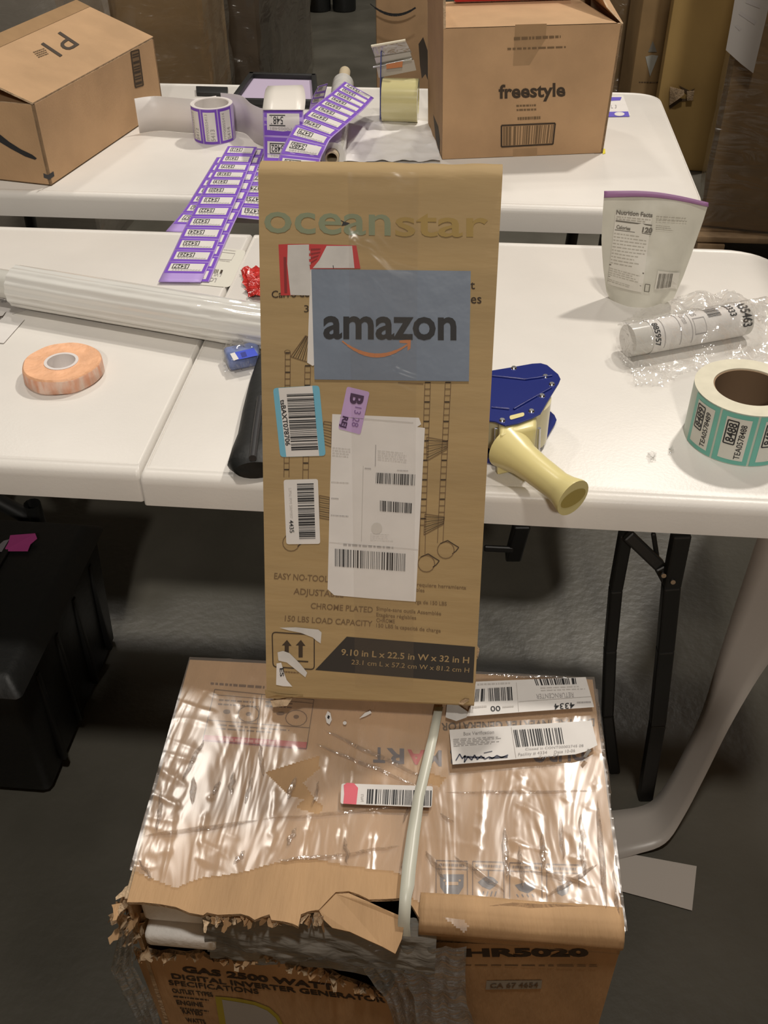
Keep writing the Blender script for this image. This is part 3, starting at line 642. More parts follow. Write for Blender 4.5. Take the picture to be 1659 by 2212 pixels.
s = st([(602, 528), (625, 527), (668, 527), (770, 530), (779, 580), (676, 581), (673, 637), (607, 638)], RED, 'torn red-edged white paper label')
d = Decal(tp, .0016); d.poly([(622, 529), (668, 528), (668, 560), (672, 600), (671, 638), (628, 637), (625, 610), (621, 570)], PAPERG).poly([(706, 531), (761, 531), (766, 579), (676, 579), (690, 562)], PAPERG).poly([(613, 555), (619, 555), (621, 632), (615, 632)], mat('dark_red_ink', (.22, .01, .01), .5), 1)
d.rows([(672, 534), (698, 534), (684, 562), (672, 572)], 4, mat('dark_red_ink', (.2, 0, 0)), 5, th=.4).rows([(668, 538), (672, 538), (672, 575), (668, 575)], 3, PAPERG, 4, k=2).line((720, 573), (721, 579), 1.5, BLK, 2).build('label_print', s, smooth=0)
st([(671, 582), (684, 582), (682, 786), (676, 790), (664, 783)], PAPER, 'edge of a white paper beneath the blue-grey sheet', .0014, 'paper_edge')
s = st([(673, 581), (1017, 585), (1013, 823), (680, 819)], BLUEP, 'blue-grey taped sheet with black lettering and orange arrow', .0024)
d = Decal(tp, .0028); d.text('amazon', (699, 729), (986, 732), (699, 677), BLK, .024, h=.53)
arc = [(740 + 140 * t / 12, 736 + 4 * 27 * (t / 12) * (1 - t / 12) + 8 * t / 12) for t in range(13)]
d.path(arc, [3, 5, 6, 7.5, 8.5, 9, 9, 8.5, 7.5, 6.5, 5, 4], ORANGE).poly([(863, 735), (888, 732), (887, 752), (881, 757), (880, 741), (864, 740)], ORANGE)
d.build('label_print', s, smooth=0)
s = st(rquad([(590, 838), (690, 832), (704, 984), (606, 987)], 8), CYAN, 'white barcode sticker with sky blue stripes')
d = Decal(tp, .0016); d.poly([(602, 838), (675, 833), (690, 984), (619, 986)], PAPER).bars([(620, 851), (678, 849), (688, 970), (630, 972)], 30, BLK, 7, 2, True).text('tsBAXT078706', (606, 863), (618, 962), (616, 862), BLK, .02, 2).build('label_print', s, smooth=0)
s = st(rquad([(613, 1036), (687, 1034), (692, 1174), (619, 1175)], 5), PAPER, 'white barcode sticker with number 4435')
d = Decal(tp, .0016); d.bars([(642, 1044), (678, 1043), (682, 1162), (647, 1163)], 30, BLK, 9, 2, True).text('LPN PM SRM97', (624, 1053), (627, 1118), (630, 1053), LGRY, 0, 2).text('4435', (625, 1123), (627, 1150), (634, 1122), BLK, .01, 2).build('label_print', s, smooth=0)
s = st([(718, 894), (905, 902), (910, 916), (901, 922), (918, 924), (908, 1110), (898, 1299), (800, 1292), (722, 1285), (708, 1272), (712, 1100)], PAPER, 'long white shipping label with three barcodes')
d = Decal(tp, .0016); d.bars([(813, 1020), (897, 1024), (896, 1048), (812, 1043)], 28, BLK, 21, 2).bars([(821, 1080), (890, 1086), (889, 1108), (821, 1103)], 24, BLK, 22, 2).bars([(724, 1184), (876, 1195), (875, 1233), (724, 1222)], 40, BLK, 23, 2)
d.line((785, 1005), (781, 1168), 1.5, LGRY, 2).line((812, 960), (811, 1006), 1.8, GRY, 2).rows([(719, 963), (774, 968), (773, 990), (718, 985)], 4, LGRY, 3, 2, .3).rows([(816, 970), (880, 976), (879, 1000), (816, 994)], 5, LGRY, 5, 2, .3).rows([(742, 1172), (850, 1179), (850, 1185), (742, 1178)], 1, GRY, 7, 2, .6)
d.rows([(788, 1008), (802, 1009), (802, 1014), (788, 1013)], 1, GRY, 8, 2).rows([(858, 1013), (882, 1014), (882, 1018), (858, 1017)], 1, GRY, 9, 2).rows([(716, 1038), (754, 1040), (754, 1044), (716, 1042)], 1, LGRY, 9, 2).rows([(715, 1110), (753, 1112), (753, 1116), (715, 1113)], 1, GRY, 9, 2).rows([(716, 1073), (732, 1074), (732, 1078), (716, 1077)], 1, GRY, 9, 2).rows([(800, 1150), (850, 1152), (850, 1170), (800, 1168)], 4, LGRY, 10, 2, .2)
d.line((735, 900), (893, 912), 1.5, LGRY, 2).line((712, 1170), (905, 1186), 1, LGRY, 2).disc((814, 1140), 12, mat('pale_smudge', (.60, .57, .53), .6), 2).build('label_print', s, smooth=0)
s = st(rquad([(750, 834), (799, 846), (779, 938), (731, 925)], 5), LILAC, 'tilted lilac sticker with a large B', .0022)
PK = mat('dark_plum_ink', (.05, .015, .07), .5); PKL = mat('plum_pen', (.20, .10, .28), .6)
d = Decal(tp, .0026); d.text('B', (760, 848), (756, 870), (786, 854), PK, .04, 2).text('13 28', (768, 877), (760, 919), (782, 880), PKL, .0, 2).text('REJ', (742, 897), (737, 921), (753, 900), PK, .04, 2).build('label_print', s, smooth=0)
s = st([(604, 1355), (640, 1354), (688, 1359), (695, 1365), (693, 1389), (684, 1383), (676, 1376), (650, 1366), (625, 1361)], PAPERG, 'torn white sticker remnant', .0014, 'torn_sticker')
st([(600, 1408), (612, 1405), (626, 1410), (648, 1432), (664, 1452), (660, 1462), (640, 1446), (620, 1430), (602, 1426)], PAPERG, 'torn white sticker remnant', .0014, 'torn_sticker')
s = st([(598, 1432), (608, 1430), (614, 1452), (620, 1468), (632, 1482), (612, 1481), (597, 1478)], PAPER, 'torn white sticker remnant', .0016, 'torn_sticker')
Decal(tp, .002).text('ES', (605, 1442), (606, 1460), (613, 1441), BLK, .02, 2).build('label_print', s, smooth=0)
# clear tape with wrinkles: down the middle of the front
def tapef(u, v):
    x = lerp(lerp(752, 768, v), lerp(905, 893, v), u); y = lerp(372, 1478, v)
    return tp(x, y, .0036 + .0006 * max(0, N((u * 5, v * 40, 1))))
MB().grid(tapef, 14, 90, TAPEC).build('clear_tape', K, smooth=80)
# ================================================================== BLACK TOTE (left)
tb = at(112, 1716, 0)
Bt = thing('storage_tote', 'black plastic tote on the floor at left with a magenta sticker', 'storage tote', (tb.x - .22, tb.y + .2, 0))
hx = .285
lo = [Vector((tb.x - .46, tb.y, 0)), Vector((tb.x, tb.y, 0)), Vector((tb.x + .0, tb.y + .385, 0)), Vector((tb.x - .46, tb.y + .385, 0))]
hi = [Vector((p.x + (.012 if k in (1, 2) else -.012), p.y + (-.012 if k in (0, 1) else .012), hx)) for k, p in enumerate(lo)]
MB().hexa(lo, hi, BLKP).build('body', Bt, bevel=.015, smooth=50)
lidlo = [Vector((p.x + (.014 if k in (1, 2) else -.014), p.y + (-.014 if k in (0, 1) else .014), hx)) for k, p in enumerate(hi)]
lidhi = [Vector((p.x - (.03 if k in (1, 2) else -.03), p.y - (-.03 if k in (0, 1) else .03), hx + .028)) for k, p in enumerate(lidlo)]
MB().hexa(lidlo, lidhi, BLKP).build('lid', Bt, bevel=.008, smooth=50)
for k in range(3):
    MB().box((tb.x - .12 - .12 * k, tb.y + .19, hx + .031), (.012, .26, .008), BLKP).build('lid_rib', Bt, bevel=.002)
for k in range(4):
    MB().box((tb.x + .008, tb.y + .06 + .09 * k, hx * .5), (.012, .012, hx * .8), BLKP).build('side_rib', Bt, bevel=.002)
zt = hx + .0285
sc = MB(); sc.slab([at(22, 1156, zt + .01), at(76, 1152, zt + .012), at(80, 1163, zt + .01), at(66, 1175, zt + .008), at(60, 1190, zt + .006), at(8, 1190, zt + .006), at(18, 1172, zt + .008)], (0, 0, 1), .001, PINKL)
sc.build('magenta_sticker', Bt, smooth=0)
MB().slab([at(8, 1168, zt + .004), at(24, 1164, zt + .006), at(20, 1190, zt + .004), at(-20, 1192, zt + .004)], (0, 0, 1), .001, mat('grey_sticker', (.25, .23, .25), .6)).build('grey_sticker', Bt, smooth=0)
# ================================================================== LINER STRIPS AND SHEET ON THE FLOOR (right)
def strip3(name, rows_, m, label, cat, group=None, n=6, th=.0006):
    L = [at(a[0], a[1], z) for a, b_, z, z2 in rows_]; R = [at(b_[0], b_[1], z2) for a, b_, z, z2 in rows_]
    def cr(P, t):
        k = t * (len(P) - 1); i = min(int(k), len(P) - 2); t = k - i
        p0, p1, p2, p3 = P[max(i - 1, 0)], P[i], P[i + 1], P[min(i + 2, len(P) - 1)]
        return .5 * ((2 * p1) + (p2 - p0) * t + (2 * p0 - 5 * p1 + 4 * p2 - p3) * t * t + (3 * p1 - p0 - 3 * p2 + p3) * t ** 3)
    def f(u, v): return lerp(cr(L, v), cr(R, v), u)
    c = f(.5, 0)
    o = MB().grid(f, 4, (len(rows_) - 1) * n, m).build(name, loc=c, smooth=80, solid=th)
    return setp(o, label, cat, group), f
LINERD = mat('silicone_liner', (.50, .46, .42), .35, spec=.5)
strip3('liner_strip', [((1280, 1752), (1310, 1862), .004, .004), ((1340, 1749), (1372, 1846), .006, .006), ((1400, 1735), (1436, 1822), .014, .02), ((1440, 1690), (1478, 1762), .06, .06), ((1478, 1620), (1525, 1672), .13, .14), ((1518, 1530), (1575, 1572), .22, .24), ((1552, 1420), (1640, 1462), .36, .36), ((1590, 1300), (1720, 1350), .50, .50), ((1640, 1150), (1800, 1200), .67, .67), ((1662, 1085), (1830, 1100), .742, .742)],
       LINERD, 'grey-white paper liner strip hanging off the right table and curling onto the floor', 'paper strip', n=5)
sheet('paper_sheet', 'blank white paper slip lying on the floor right of the torn carton', 'paper', [(1330, 1842), (1375, 1847), (1505, 1871), (1495, 1967), (1420, 1946), (1330, 1922)][::-1], mat('dim_white_paper', (.56, .51, .46), .6), .003)
# ================================================================== ITEMS ON THE NEAR TABLES
# stretch film roll
a = Vector((-.740, 1.424, ZT + .0352)); b_ = Vector((-.20, 1.292, ZT + .0352)); ax = (b_ - a).normalized()
R_ = thing('stretch_film_roll', 'long clear stretch film roll lying across the left table', 'film roll', tuple((a + b_) / 2 - Vector((0, 0, .0352))))
FR = mat('wound_stretch_film', (.76, .75, .71), .07, var=.05, vscale=10, vstretch=(.4, 1, 3), bump=.25, bscale=26, bstretch=(.15, 1, 1), spec=.8, coat=.7)
def rollf(u, v):
    p = lerp(a, b_, u); an = 2 * pi * v; s1 = ax.cross(ZU).normalized()
    ridg = .0008 * sin(an * 15 + .9 * sin(u * 4)) + .0004 * N((u * 14, an * 3, 0))
    if u > .45: ridg += .0012 * N((u * 60, an * 6, 2)) * min(1, (u - .45) * 5)
    return p + (s1 * cos(an) + ZU * sin(an)) * (.0340 + ridg)
mb = MB().grid(rollf, 60, 150, FR); mb.build('wound_film', R_, smooth=80)
MB().cyl(a, a + ax * .003, .0332, FR, 32, hole=.024).build('roll_end', R_)
MB().cyl(a - ax * .16, a + ax * .02, .0238, mat('translucent_core', (.62, .61, .56), .15, bump=.2, bscale=30, bstretch=(.2, 1, 1), coat=.5), 32, hole=.020).build('core_tube', R_)
# orange flagging tape roll
oc = at(110, 856, ZT); oc = Vector((oc.x, oc.y + .058, ZT))
O_ = thing('flagging_tape_roll', 'flat roll of pale orange flagging tape on the left table', 'tape roll', tuple(oc))
OT = mat('pale_orange_tape', (.85, .47, .27), .45, var=.10, vscale=40, bump=.35, bscale=60)
OTS = mat('orange_white_tape_edge', (.75, .36, .22), .5, col2=(.82, .66, .56), vscale=30, vstretch=(3, 3, .7), bump=.3, bscale=60)
mb = MB(); n = 48
def lat(prof, c, m, n=48, wob=0):
    vs = []
    for r, z in prof:
        for i in range(n):
            t = 2 * pi * i / n; rr_ = r * (1 + wob * N((cos(t) * 2, sin(t) * 2, z * 30))); vs.append(c + Vector((cos(t) * rr_, sin(t) * rr_, z)))
    return vs, [(j * n + i, j * n + (i + 1) % n, (j + 1) * n + (i + 1) % n, (j + 1) * n + i) for j in range(len(prof) - 1) for i in range(n)]
vs, fs = lat([(.055, 0), (.058, .003), (.057, .02), (.0565, .022)], oc, None, wob=.03); mb.add(vs, fs, OTS)
vs, fs = lat([(.0565, .022), (.054, .0245), (.04, .0225), (.0245, .0235)], oc, None, wob=.03); mb.add(vs, fs, OT)
vs, fs = lat([(.0245, .0), (.055, 0)], oc, None); mb.add(vs, fs, OT); mb.build('wound_tape', O_, smooth=50)
vs, fs = lat([(.025, 0), (.0248, .0245), (.0205, .0245), (.0205, 0)], oc, None); MB().add(vs, fs, mat('white_core', (.75, .70, .68), .5)).build('core', O_, smooth=40)
# small blue packet
pk = thing('blue_packet', 'small clear-wrapped blue packet beside the film roll', 'packet', tuple(at(530, 800, ZT)))
p0, p1, p2, p3 = at(497, 806, ZT), at(562, 793, ZT), at(562, 762, ZT), at(484, 778, ZT)
up = Vector((0, 0, .024))
MB().hexa([p + Vector((0, 0, .001)) for p in (p0, p1, p2, p3)], [p + up for p in (p0, p1, p2, p3)], mat('blue_pack_body', (.16, .21, .42), .25, var=.2, vscale=60, coat=.5)).build('pack', pk, bevel=.006, smooth=60)
dz = PL((0, 0, ZT + .0245), (0, 0, 1)); d = Decal(dz, .0004); d.quad([(505, 762), (548, 752), (558, 768), (513, 778)], mat('royal_blue', (.05, .09, .60), .3)).quad([(497, 765), (507, 762), (516, 776), (505, 780)], PAPER, k=1).quad([(519, 763), (530, 760), (534, 770), (523, 773)], mat('navy_print', (.02, .03, .25)), k=1).build('pack_print', pk, smooth=0)
def crum(P0, P1, P2, P3, z, amp, m, name, parent=None, nx=30, ny=22, sc=40, seed=0, keep=None, dome=.0):
    def f(u, v):
        x = lerp(lerp(P0[0], P1[0], u), lerp(P3[0], P2[0], u), v); y = lerp(lerp(P0[1], P1[1], u), lerp(P3[1], P2[1], u), v)
        p = at(x, y, z); h = abs(N((p.x * sc, p.y * sc, seed))) + .5 * abs(N((p.x * sc * 2.3, p.y * sc * 2.3, seed + 3)))
        return p + Vector((N((u * 9, v * 9, seed)) * amp * .6, N((u * 9, v * 9, seed + 7)) * amp * .6, h * amp + dome * sin(pi * u) * sin(pi * v)))
    mb = MB().grid(f, nx, ny, m, keep)
    if parent is not None: return mb.build(name, parent, smooth=25)
    return mb.build(name, loc=at((P0[0] + P2[0]) / 2, (P0[1] + P2[1]) / 2, z), smooth=25)
crum((478, 738), (566, 730), (566, 800), (486, 808), ZT + .003, .012, FILMC, 'clear_wrapper', pk, 18, 16, 60, 1, dome=.022)
# red wrapper
rw = [(521, 590), (552, 580), (580, 576), (600, 600), (600, 650), (552, 646), (540, 640), (533, 615)]
REDP = mat('red_glossy_wrapper', (.50, .03, .025), .22, bump=.8, bscale=50, spec=.6, var=.25, vscale=60)
o = crum((520, 588), (610, 570), (610, 655), (536, 645), ZT + .002, .014, REDP, 'red_wrapper', None, 18, 14, 50, 5, dome=.006)
setp(o, 'crumpled glossy red wrapper peeking out left of the tall carton', 'wrapper')
# black handheld scanner
S = thing('handheld_scanner', 'black handheld device lying on the table left of the tall carton', 'scanner', tuple(at(555, 1000, ZT)))
P = [(578, 770, .014), (574, 830, .024), (568, 885, .028), (562, 940, .030), (556, 975, .034), (552, 1003, .036), (552, 1016, .026)]
mb = MB()
pts = [at(x, y, ZT + .018) for x, y, r in P]
mb.tube(pts, [r for _, _, r in P], BLKP, 20, .5); mb.build('body', S, smooth=60)
mb = MB(); mb.tube([at(566 - 3, 860, ZT + .034), at(556 - 3, 930, ZT + .036), at(549 - 3, 990, ZT + .036)], .005, mat('dark_grey_rubber', (.03, .03, .032), .4), 10).build('grip_ridge', S, smooth=60)
# paper under strips / left papers
pp = PL((0, 0, ZT + .0012), (0, 0, 1))
o = sheet('paper_card', 'rounded cream location label half under the purple strip end', 'label', rquad([(452, 533), (533, 541), (497, 621), (405, 612)], 10)[::-1], mat('cream_paper', (.70, .68, .60), .5), ZT + .0012)
d = Decal(pp, .0004); d.text('LC', (469, 602), (456, 600), (465, 610), GRY, .02).text('LVL', (480, 592), (462, 590), (476, 598), GRY, .01).bars([(465, 582), (482, 584), (479, 592), (462, 590)], 4, INK, 2).rows([(484, 538), (510, 541), (509, 544), (483, 541)], 1, LGRY, 2, th=.6).rows([(474, 561), (497, 564), (496, 567), (473, 564)], 1, LGRY, 3, th=.6).frame([(480, 545), (508, 548), (500, 562), (474, 560)], 1, LGRY)
q = d.build('label_print', o, smooth=0) if False else None
ORG[o] = Vector(o.location); d.build('label_print', o, smooth=0)
o = sheet('paper_sheet', 'white sheet with a handwritten letter at the left frame edge', 'paper', [(-60, 655), (20, 676), (53, 690), (8, 741), (-60, 735)][::-1], PAPER, ZT + .002); ORG[o] = Vector(o.location)
Decal(PL((0, 0, ZT + .002), (0, 0, 1)), .0004).text('R', (14, 674), (-2, 686), (6, 686), INK, .01).build('label_print', o, smooth=0)
o = sheet('paper_sheet', 'white sheet with grey lettering under the film roll core', 'paper', [(-60, 630), (50, 640), (60, 668), (20, 680), (-60, 664)][::-1], mat('dull_paper', (.60, .57, .55), .5), ZT + .001); ORG[o] = Vector(o.location)
Decal(PL((0, 0, ZT + .001), (0, 0, 1)), .0003).text('Action', (47, 648), (-22, 640), (45, 659), GRY, .05).build('label_print', o, smooth=0)
# pouch
PY = 1.522
pb0, pb1 = at(1316, 642, ZT), at(1425, 660, ZT)
Pz = thing('snack_pouch', 'stand-up off-white pouch with nutrition panel and purple top seal', 'pouch', tuple((pb0 + pb1) / 2 + Vector((0, .02, 0))))
POUCH = mat('matte_pouch_film', (.60, .58, .50), .38, var=.06, vscale=25, bump=.35, bscale=16, spec=.5)
PN = Vector((-.10, -1, .16)).normalized(); PP = (pb0 + pb1) / 2
Lp = [(1305, 417), (1302, 460), (1299, 520), (1303, 580), (1310, 630), (1322, 655)]
Rp = [(1530, 442), (1518, 480), (1497, 540), (1475, 600), (1455, 645), (1424, 662)]
def edgei(Pn, v):
    k = v * (len(Pn) - 1); i = min(int(k), len(Pn) - 2); t = k - i; return lerp(Pn[i][0], Pn[i + 1][0], t), lerp(Pn[i][1], Pn[i + 1][1], t)
def pouchf(x, y, off=0):
    v = min(1, max(0, (y - 417) / 240)); l, r = edgei(Lp, v)[0], edgei(Rp, v)[0]; u = min(1, max(0, (x - l) / (r - l)))
    bul = .022 * sin(pi * u) ** .7 * min(1, v * 1.3) ** 1.2 + .003 * N((u * 3, v * 4, 3))
    return onplane(x, y, PP, PN) + PN * (bul + off)
def pf(u, v, side=1):
    (lx, ly), (rx, ry) = edgei(Lp, v), edgei(Rp, v); x = lerp(lx, rx, u); y = lerp(ly, ry, u) - 10 * sin(pi * u) * (1 - v)
    if side > 0: return pouchf(x, y)
    bul = .034 * sin(pi * u) ** .6 * min(1, v * 1.3) ** 1.2
    q = onplane(x, y, PP, PN) - PN * bul
    if v > .97: q.z = max(q.z, ZT + .001)
    return q
mb = MB(); mb.grid(lambda u, v: pf(u, v), 30, 36, POUCH); mb.grid(lambda u, v: pf(1 - u, v, -1), 30, 36, POUCH)
mb.build('pouch_body', Pz, smooth=70)
SEAL = mat('mauve_seal', (.36, .17, .36), .4)
def seal(u, v):
    (lx, ly), (rx, ry) = edgei(Lp, 0), edgei(Rp, 0); x = lerp(lx, rx, u); y = lerp(ly, ry, u) - 10 * sin(pi * u)
    return onplane(x, y + lerp(-5, 9 - 5 * u, v), PP, PN) + PN * (.0015 + .003 * N((u * 3, 0, 3)))
MB().grid(seal, 24, 2, SEAL).build('top_seal', Pz, smooth=60, solid=.002)
d = Decal(pouchf, .002)
PG = mat('pouch_print', (.16, .145, .12), .6); PGL = mat('pouch_print_faint', (.40, .37, .31), .6)
d.quad([(1330, 456), (1408, 466), (1385, 622), (1312, 612)], mat('nutrition_panel', (.66, .63, .56), .5), 8, 16, k=-1)
d.text('Nutrition Facts', (1331, 461), (1409, 467), (1332, 452), PG, .03).line((1330, 475), (1408, 484), 3, PG).text('Calories', (1331, 491), (1361, 495), (1332, 484), PG, .03).text('120', (1386, 498), (1408, 500), (1388, 488), PG, .05).line((1328, 494), (1406, 503), 1.5, PG)
d.rows([(1332, 464), (1406, 470), (1406, 480), (1330, 473)], 2, PGL, 2, th=.35).rows([(1327, 498), (1404, 507), (1394, 575), (1318, 567)], 10, PGL, 4, th=.22).line((1316, 568), (1390, 582), 2.5, PG).line((1314, 594), (1384, 608), 1.2, PG).rows([(1316, 573), (1388, 586), (1384, 603), (1313, 592)], 4, PGL, 6, th=.25).rows([(1313, 598), (1382, 611), (1380, 618), (1312, 606)], 2, PGL, 8, th=.25)
d.rows([(1418, 461), (1500, 468), (1494, 480), (1417, 476)], 2, PGL, 9, th=.3).rows([(1417, 482), (1455, 486), (1454, 497), (1416, 493)], 3, PGL, 11, th=.3)
d.quad([(1420, 578), (1468, 588), (1462, 624), (1412, 618)], mat('nutrition_panel', (.66, .63, .56)), 4, 4).bars([(1423, 584), (1453, 587), (1448, 618), (1417, 616)], 14, PG, 6, k=5).frame([(1393, 604), (1403, 606), (1401, 622), (1391, 620)], 1.5, PG)
d.build('printed_panel', Pz, smooth=0)
# clear bag with labelled tube
a = at(1392, 779, ZT) + Vector((0, .024, .026)); b_ = at(1592, 742, ZT) + Vector((0, .026, .026)); ax = (b_ - a).normalized(); s1 = ax.cross(ZU).normalized()
if s1.y > 0: s1 = -s1
TB = thing('labelled_tube', 'white paper-labelled tube lying in the crumpled clear bag', 'tube', tuple((a + b_) / 2 - Vector((0, 0, .026))))
MB().cyl(a - ax * .03, b_ + ax * .012, .0245, mat('clear_tube_plastic', (.62, .60, .56), .12, spec=.7), 32).build('tube_body', TB, smooth=40)
LT = (b_ - a).length
def tubef(s_, t_, off=0):   # s_: metres along, t_: angle degrees up from the viewer side
    an = radians(t_); return a + ax * s_ + (s1 * cos(an) + ZU * sin(an)) * (.0252 + off)
MB().grid(lambda u, v: tubef(u * LT, -80 + v * 300), 8, 40, PAPER).build('paper_label', TB, smooth=60)
d = Decal(tubef, .0004)
d.text('A35463', (LT * .95, 110), (LT * .95, 5), (LT * .95 + .016, 110), BLK, .02).text('22333', (LT * .83, 120), (LT * .83, 50), (LT * .83 + .011, 120), BLK, .02).bars([(LT * .60, 115), (LT * .60, 62), (LT * .74, 62), (LT * .74, 115)], 12, BLK, 4)
d.text('885957', (.002, 80), (.002, -5), (.011, 80), BLK, .02).text('carton', (LT * .32, 95), (LT * .32, 55), (LT * .32 + .010, 95), GRY).text('1.25', (LT * .44, 105), (LT * .44, 80), (LT * .44 + .009, 105), GRY, .01)
for s0 in (.018, LT * .28, LT * .40):
    d.quad([(s0, -20), (s0 + .0012, -20), (s0 + .0012, 130), (s0, 130)], GRY, 1, 20)
d.quad([(LT * .43, 10), (LT * .55, 10), (LT * .55, 14), (LT * .43, 14)], GRY, 4, 1).quad([(LT * .43, 66), (LT * .55, 66), (LT * .55, 70), (LT * .43, 70)], GRY, 4, 1).quad([(LT * .43, 10), (LT * .435, 10), (LT * .435, 70), (LT * .43, 70)], GRY, 1, 8).quad([(LT * .55, 10), (LT * .555, 10), (LT * .555, 70), (LT * .55, 70)], GRY, 1, 8)
d.build('label_print', TB, smooth=0)
bagp = [(1325, 765), (1345, 700), (1400, 665), (1470, 645), (1560, 640), (1659, 670), (1700, 700), (1700, 790), (1600, 830), (1540, 800), (1480, 815), (1410, 848), (1370, 840), (1350, 800)]
def bagk(c):
    x, y = proj(Vector((c.x, c.y, ZT))); return inpoly(x, y, bagp)
def bagg(u, v):
    x = lerp(1315, 1710, u); y = lerp(635, 855, v); p = at(x, y, ZT)
    q = p - a; al = q.dot(ax); dist = (q - ax * al).length if 0 < al < LT else 1
    dd = abs((Vector((p.x, p.y, 0)) - Vector((a.x, a.y, 0))).cross(Vector((ax.x, ax.y, 0)).normalized()).z)
    base = .055 * math.exp(-(dd / .035) ** 2) * (1 if -.04 < al < LT + .05 else .1)
    h = abs(N((p.x * 20, p.y * 20, 1))) * .022 + abs(N((p.x * 60, p.y * 60, 4))) * .004
    return p + Vector((0, 0, .002 + base + h * (.25 if base > .03 else 1)))
bg = MB().grid(bagg, 70, 44, FILMC, bagk).build('clear_plastic_bag', loc=at(1500, 740, ZT), smooth=30)
setp(bg, 'crumpled clear plastic bag around the labelled tube on the right table', 'plastic bag')
for i, (x, y, r) in enumerate(((1408, 988, 9), (1450, 976, 6))):
    o = crum((x - r, y - r), (x + r, y - r), (x + r, y + r), (x - r, y + r), ZT + .0005, .008, FILMC, 'plastic_scrap', None, 6, 6, 200, i)
    setp(o, ('larger' if i == 0 else 'smaller') + ' clear plastic scrap on the right table near the tape gun handle', 'plastic scrap', 'clear plastic scraps')
# teal label roll
tc_ = at(1606, 1006, ZT); TR_ = .070; cc = Vector((tc_.x + .004, tc_.y + TR_ - .002, ZT)); thh = .078
Q = thing('label_roll', 'large roll of teal-bordered number labels at the right table edge', 'label roll', tuple(cc), 'label rolls')
ROLLE = mat('roll_paper_edge', (.68, .64, .50), .6, var=.05, vscale=60)
MB().cyl(cc, cc + Vector((0, 0, thh)), TR_, mat('roll_liner_outer', (.50, .58, .50), .4), 64, hole=.046, capm=ROLLE, holem=ROLLE).build('wound_labels', Q, smooth=40)
MB().cyl(cc + Vector((0, 0, .0005)), cc + Vector((0, 0, thh - .002)), .0462, mat('kraft_core', (.30, .20, .12), .8), 64, hole=.044, holem=mat('kraft_core_inside', (.16, .10, .055), .8)).build('core', Q, smooth=40)
TEAL = mat('teal_ink', (.16, .48, .40), .4, var=.05); TPAP = mat('label_paper_white', (.66, .66, .60), .45)
def cylm(c, R, h):   # (angle deg, z 0..1)
    return lambda an, z, off=0: c + Vector((cos(radians(an)) * (R + off), sin(radians(an)) * (R + off), z * h))
cf = cylm(cc, TR_, thh)
def roll_label(a0, a1, num, code):
    d = Decal(cf, .0005); d.quad([(a0, .02), (a1, .02), (a1, .98), (a0, .98)], TEAL, 10, 1)
    w = a1 - a0; x = lambda t: a0 + w * t
    d.quad([(x(.16), .10), (x(.86), .10), (x(.86), .90), (x(.16), .90)], TPAP, 8, 1, k=1)
    q = [(x(.22), .40), (x(.22), .84), (x(.52), .84), (x(.52), .40)]
    for i in range(4):
        p, r = q[i], q[(i + 1) % 4]
        if p[0] == r[0]: d.quad([(p[0] - .7, p[1]), (p[0] + .7, p[1]), (r[0] + .7, r[1]), (r[0] - .7, r[1])], BLK, k=2)
        else: d.quad([(p[0], p[1] - .012), (r[0], r[1] - .012), (r[0], r[1] + .012), (p[0], p[1] + .012)], BLK, 4, 1, k=2)
    d.text(num, (x(.49), .44), (x(.49), .80), (x(.26), .44), BLK, .02, 2).text(code, (x(.76), .13), (x(.76), .80), (x(.60), .13), BLK, .01, 2)
    return d.build('label', Q, smooth=60)
for i, num in enumerate(('8489', '8488', '8487', '8486')):
    a0 = 193 + i * 39; roll_label(a0, a0 + 36.5, num, 'TEA057' + num)
# near tape gun
TG = thing('tape_gun', 'tape gun with navy side plate and cream handle right of the tall carton', 'tape dispenser', tuple(at(1110, 960, ZT)), 'tape guns')
zt_ = ZT + .072
plate = [(985, 830), (1005, 808), (1062, 800), (1110, 792), (1150, 785), (1168, 784), (1182, 788), (1206, 808), (1211, 818), (1207, 828), (1186, 862), (1168, 893), (1150, 903), (1120, 914), (1092, 919), (1070, 910), (1030, 905), (995, 890)]
PT = [at(x, y, zt_) for x, y in plate]
MB().slab(PT[::-1], (0, 0, 1), .0022, NAVY).build('side_plate', TG, smooth=0, bevel=.0006)
fl = MB()
for i in range(len(PT)):
    A_, B_ = PT[i], PT[(i + 1) % len(PT)]
PB = [Vector((p.x + .002, p.y + .004, ZT + .0045)) for p in PT]
PBs = [PB[i] for i in range(len(PB))]
MB().slab(PBs[::-1], (0, 0, 1), .0022, NAVY).build('side_plate', TG, smooth=0, bevel=.0006)
# raised spokes / ridges on the top plate
rg = MB()
for A_, B_ in (((1062, 812), (1135, 820)), ((1110, 884), (1190, 838)), ((1062, 880), (1100, 884)), ((1135, 820), (1192, 812))):
    p, q = at(*A_, zt_ + .0006), at(*B_, zt_ + .0006); rg.tube([p, q], .0016, NAVY, 8)
rg.build('plate_ridge', TG, smooth=60)
for px, py in ((1110, 795), (1178, 813), (1171, 855), (1148, 888), (1085, 908), (1192, 830)):
    c = at(px, py, zt_); MB().cyl(c, c + Vector((0, 0, .002)), .0042, STEEL, 16, r2=.003).build('screw', TG, smooth=40)
Decal(PL((0, 0, zt_), (0, 0, 1)), .0006).poly(rquad([(1100, 899), (1132, 891), (1133, 899), (1102, 908)], 4), CREAM).build('plate_slot', TG, smooth=0)
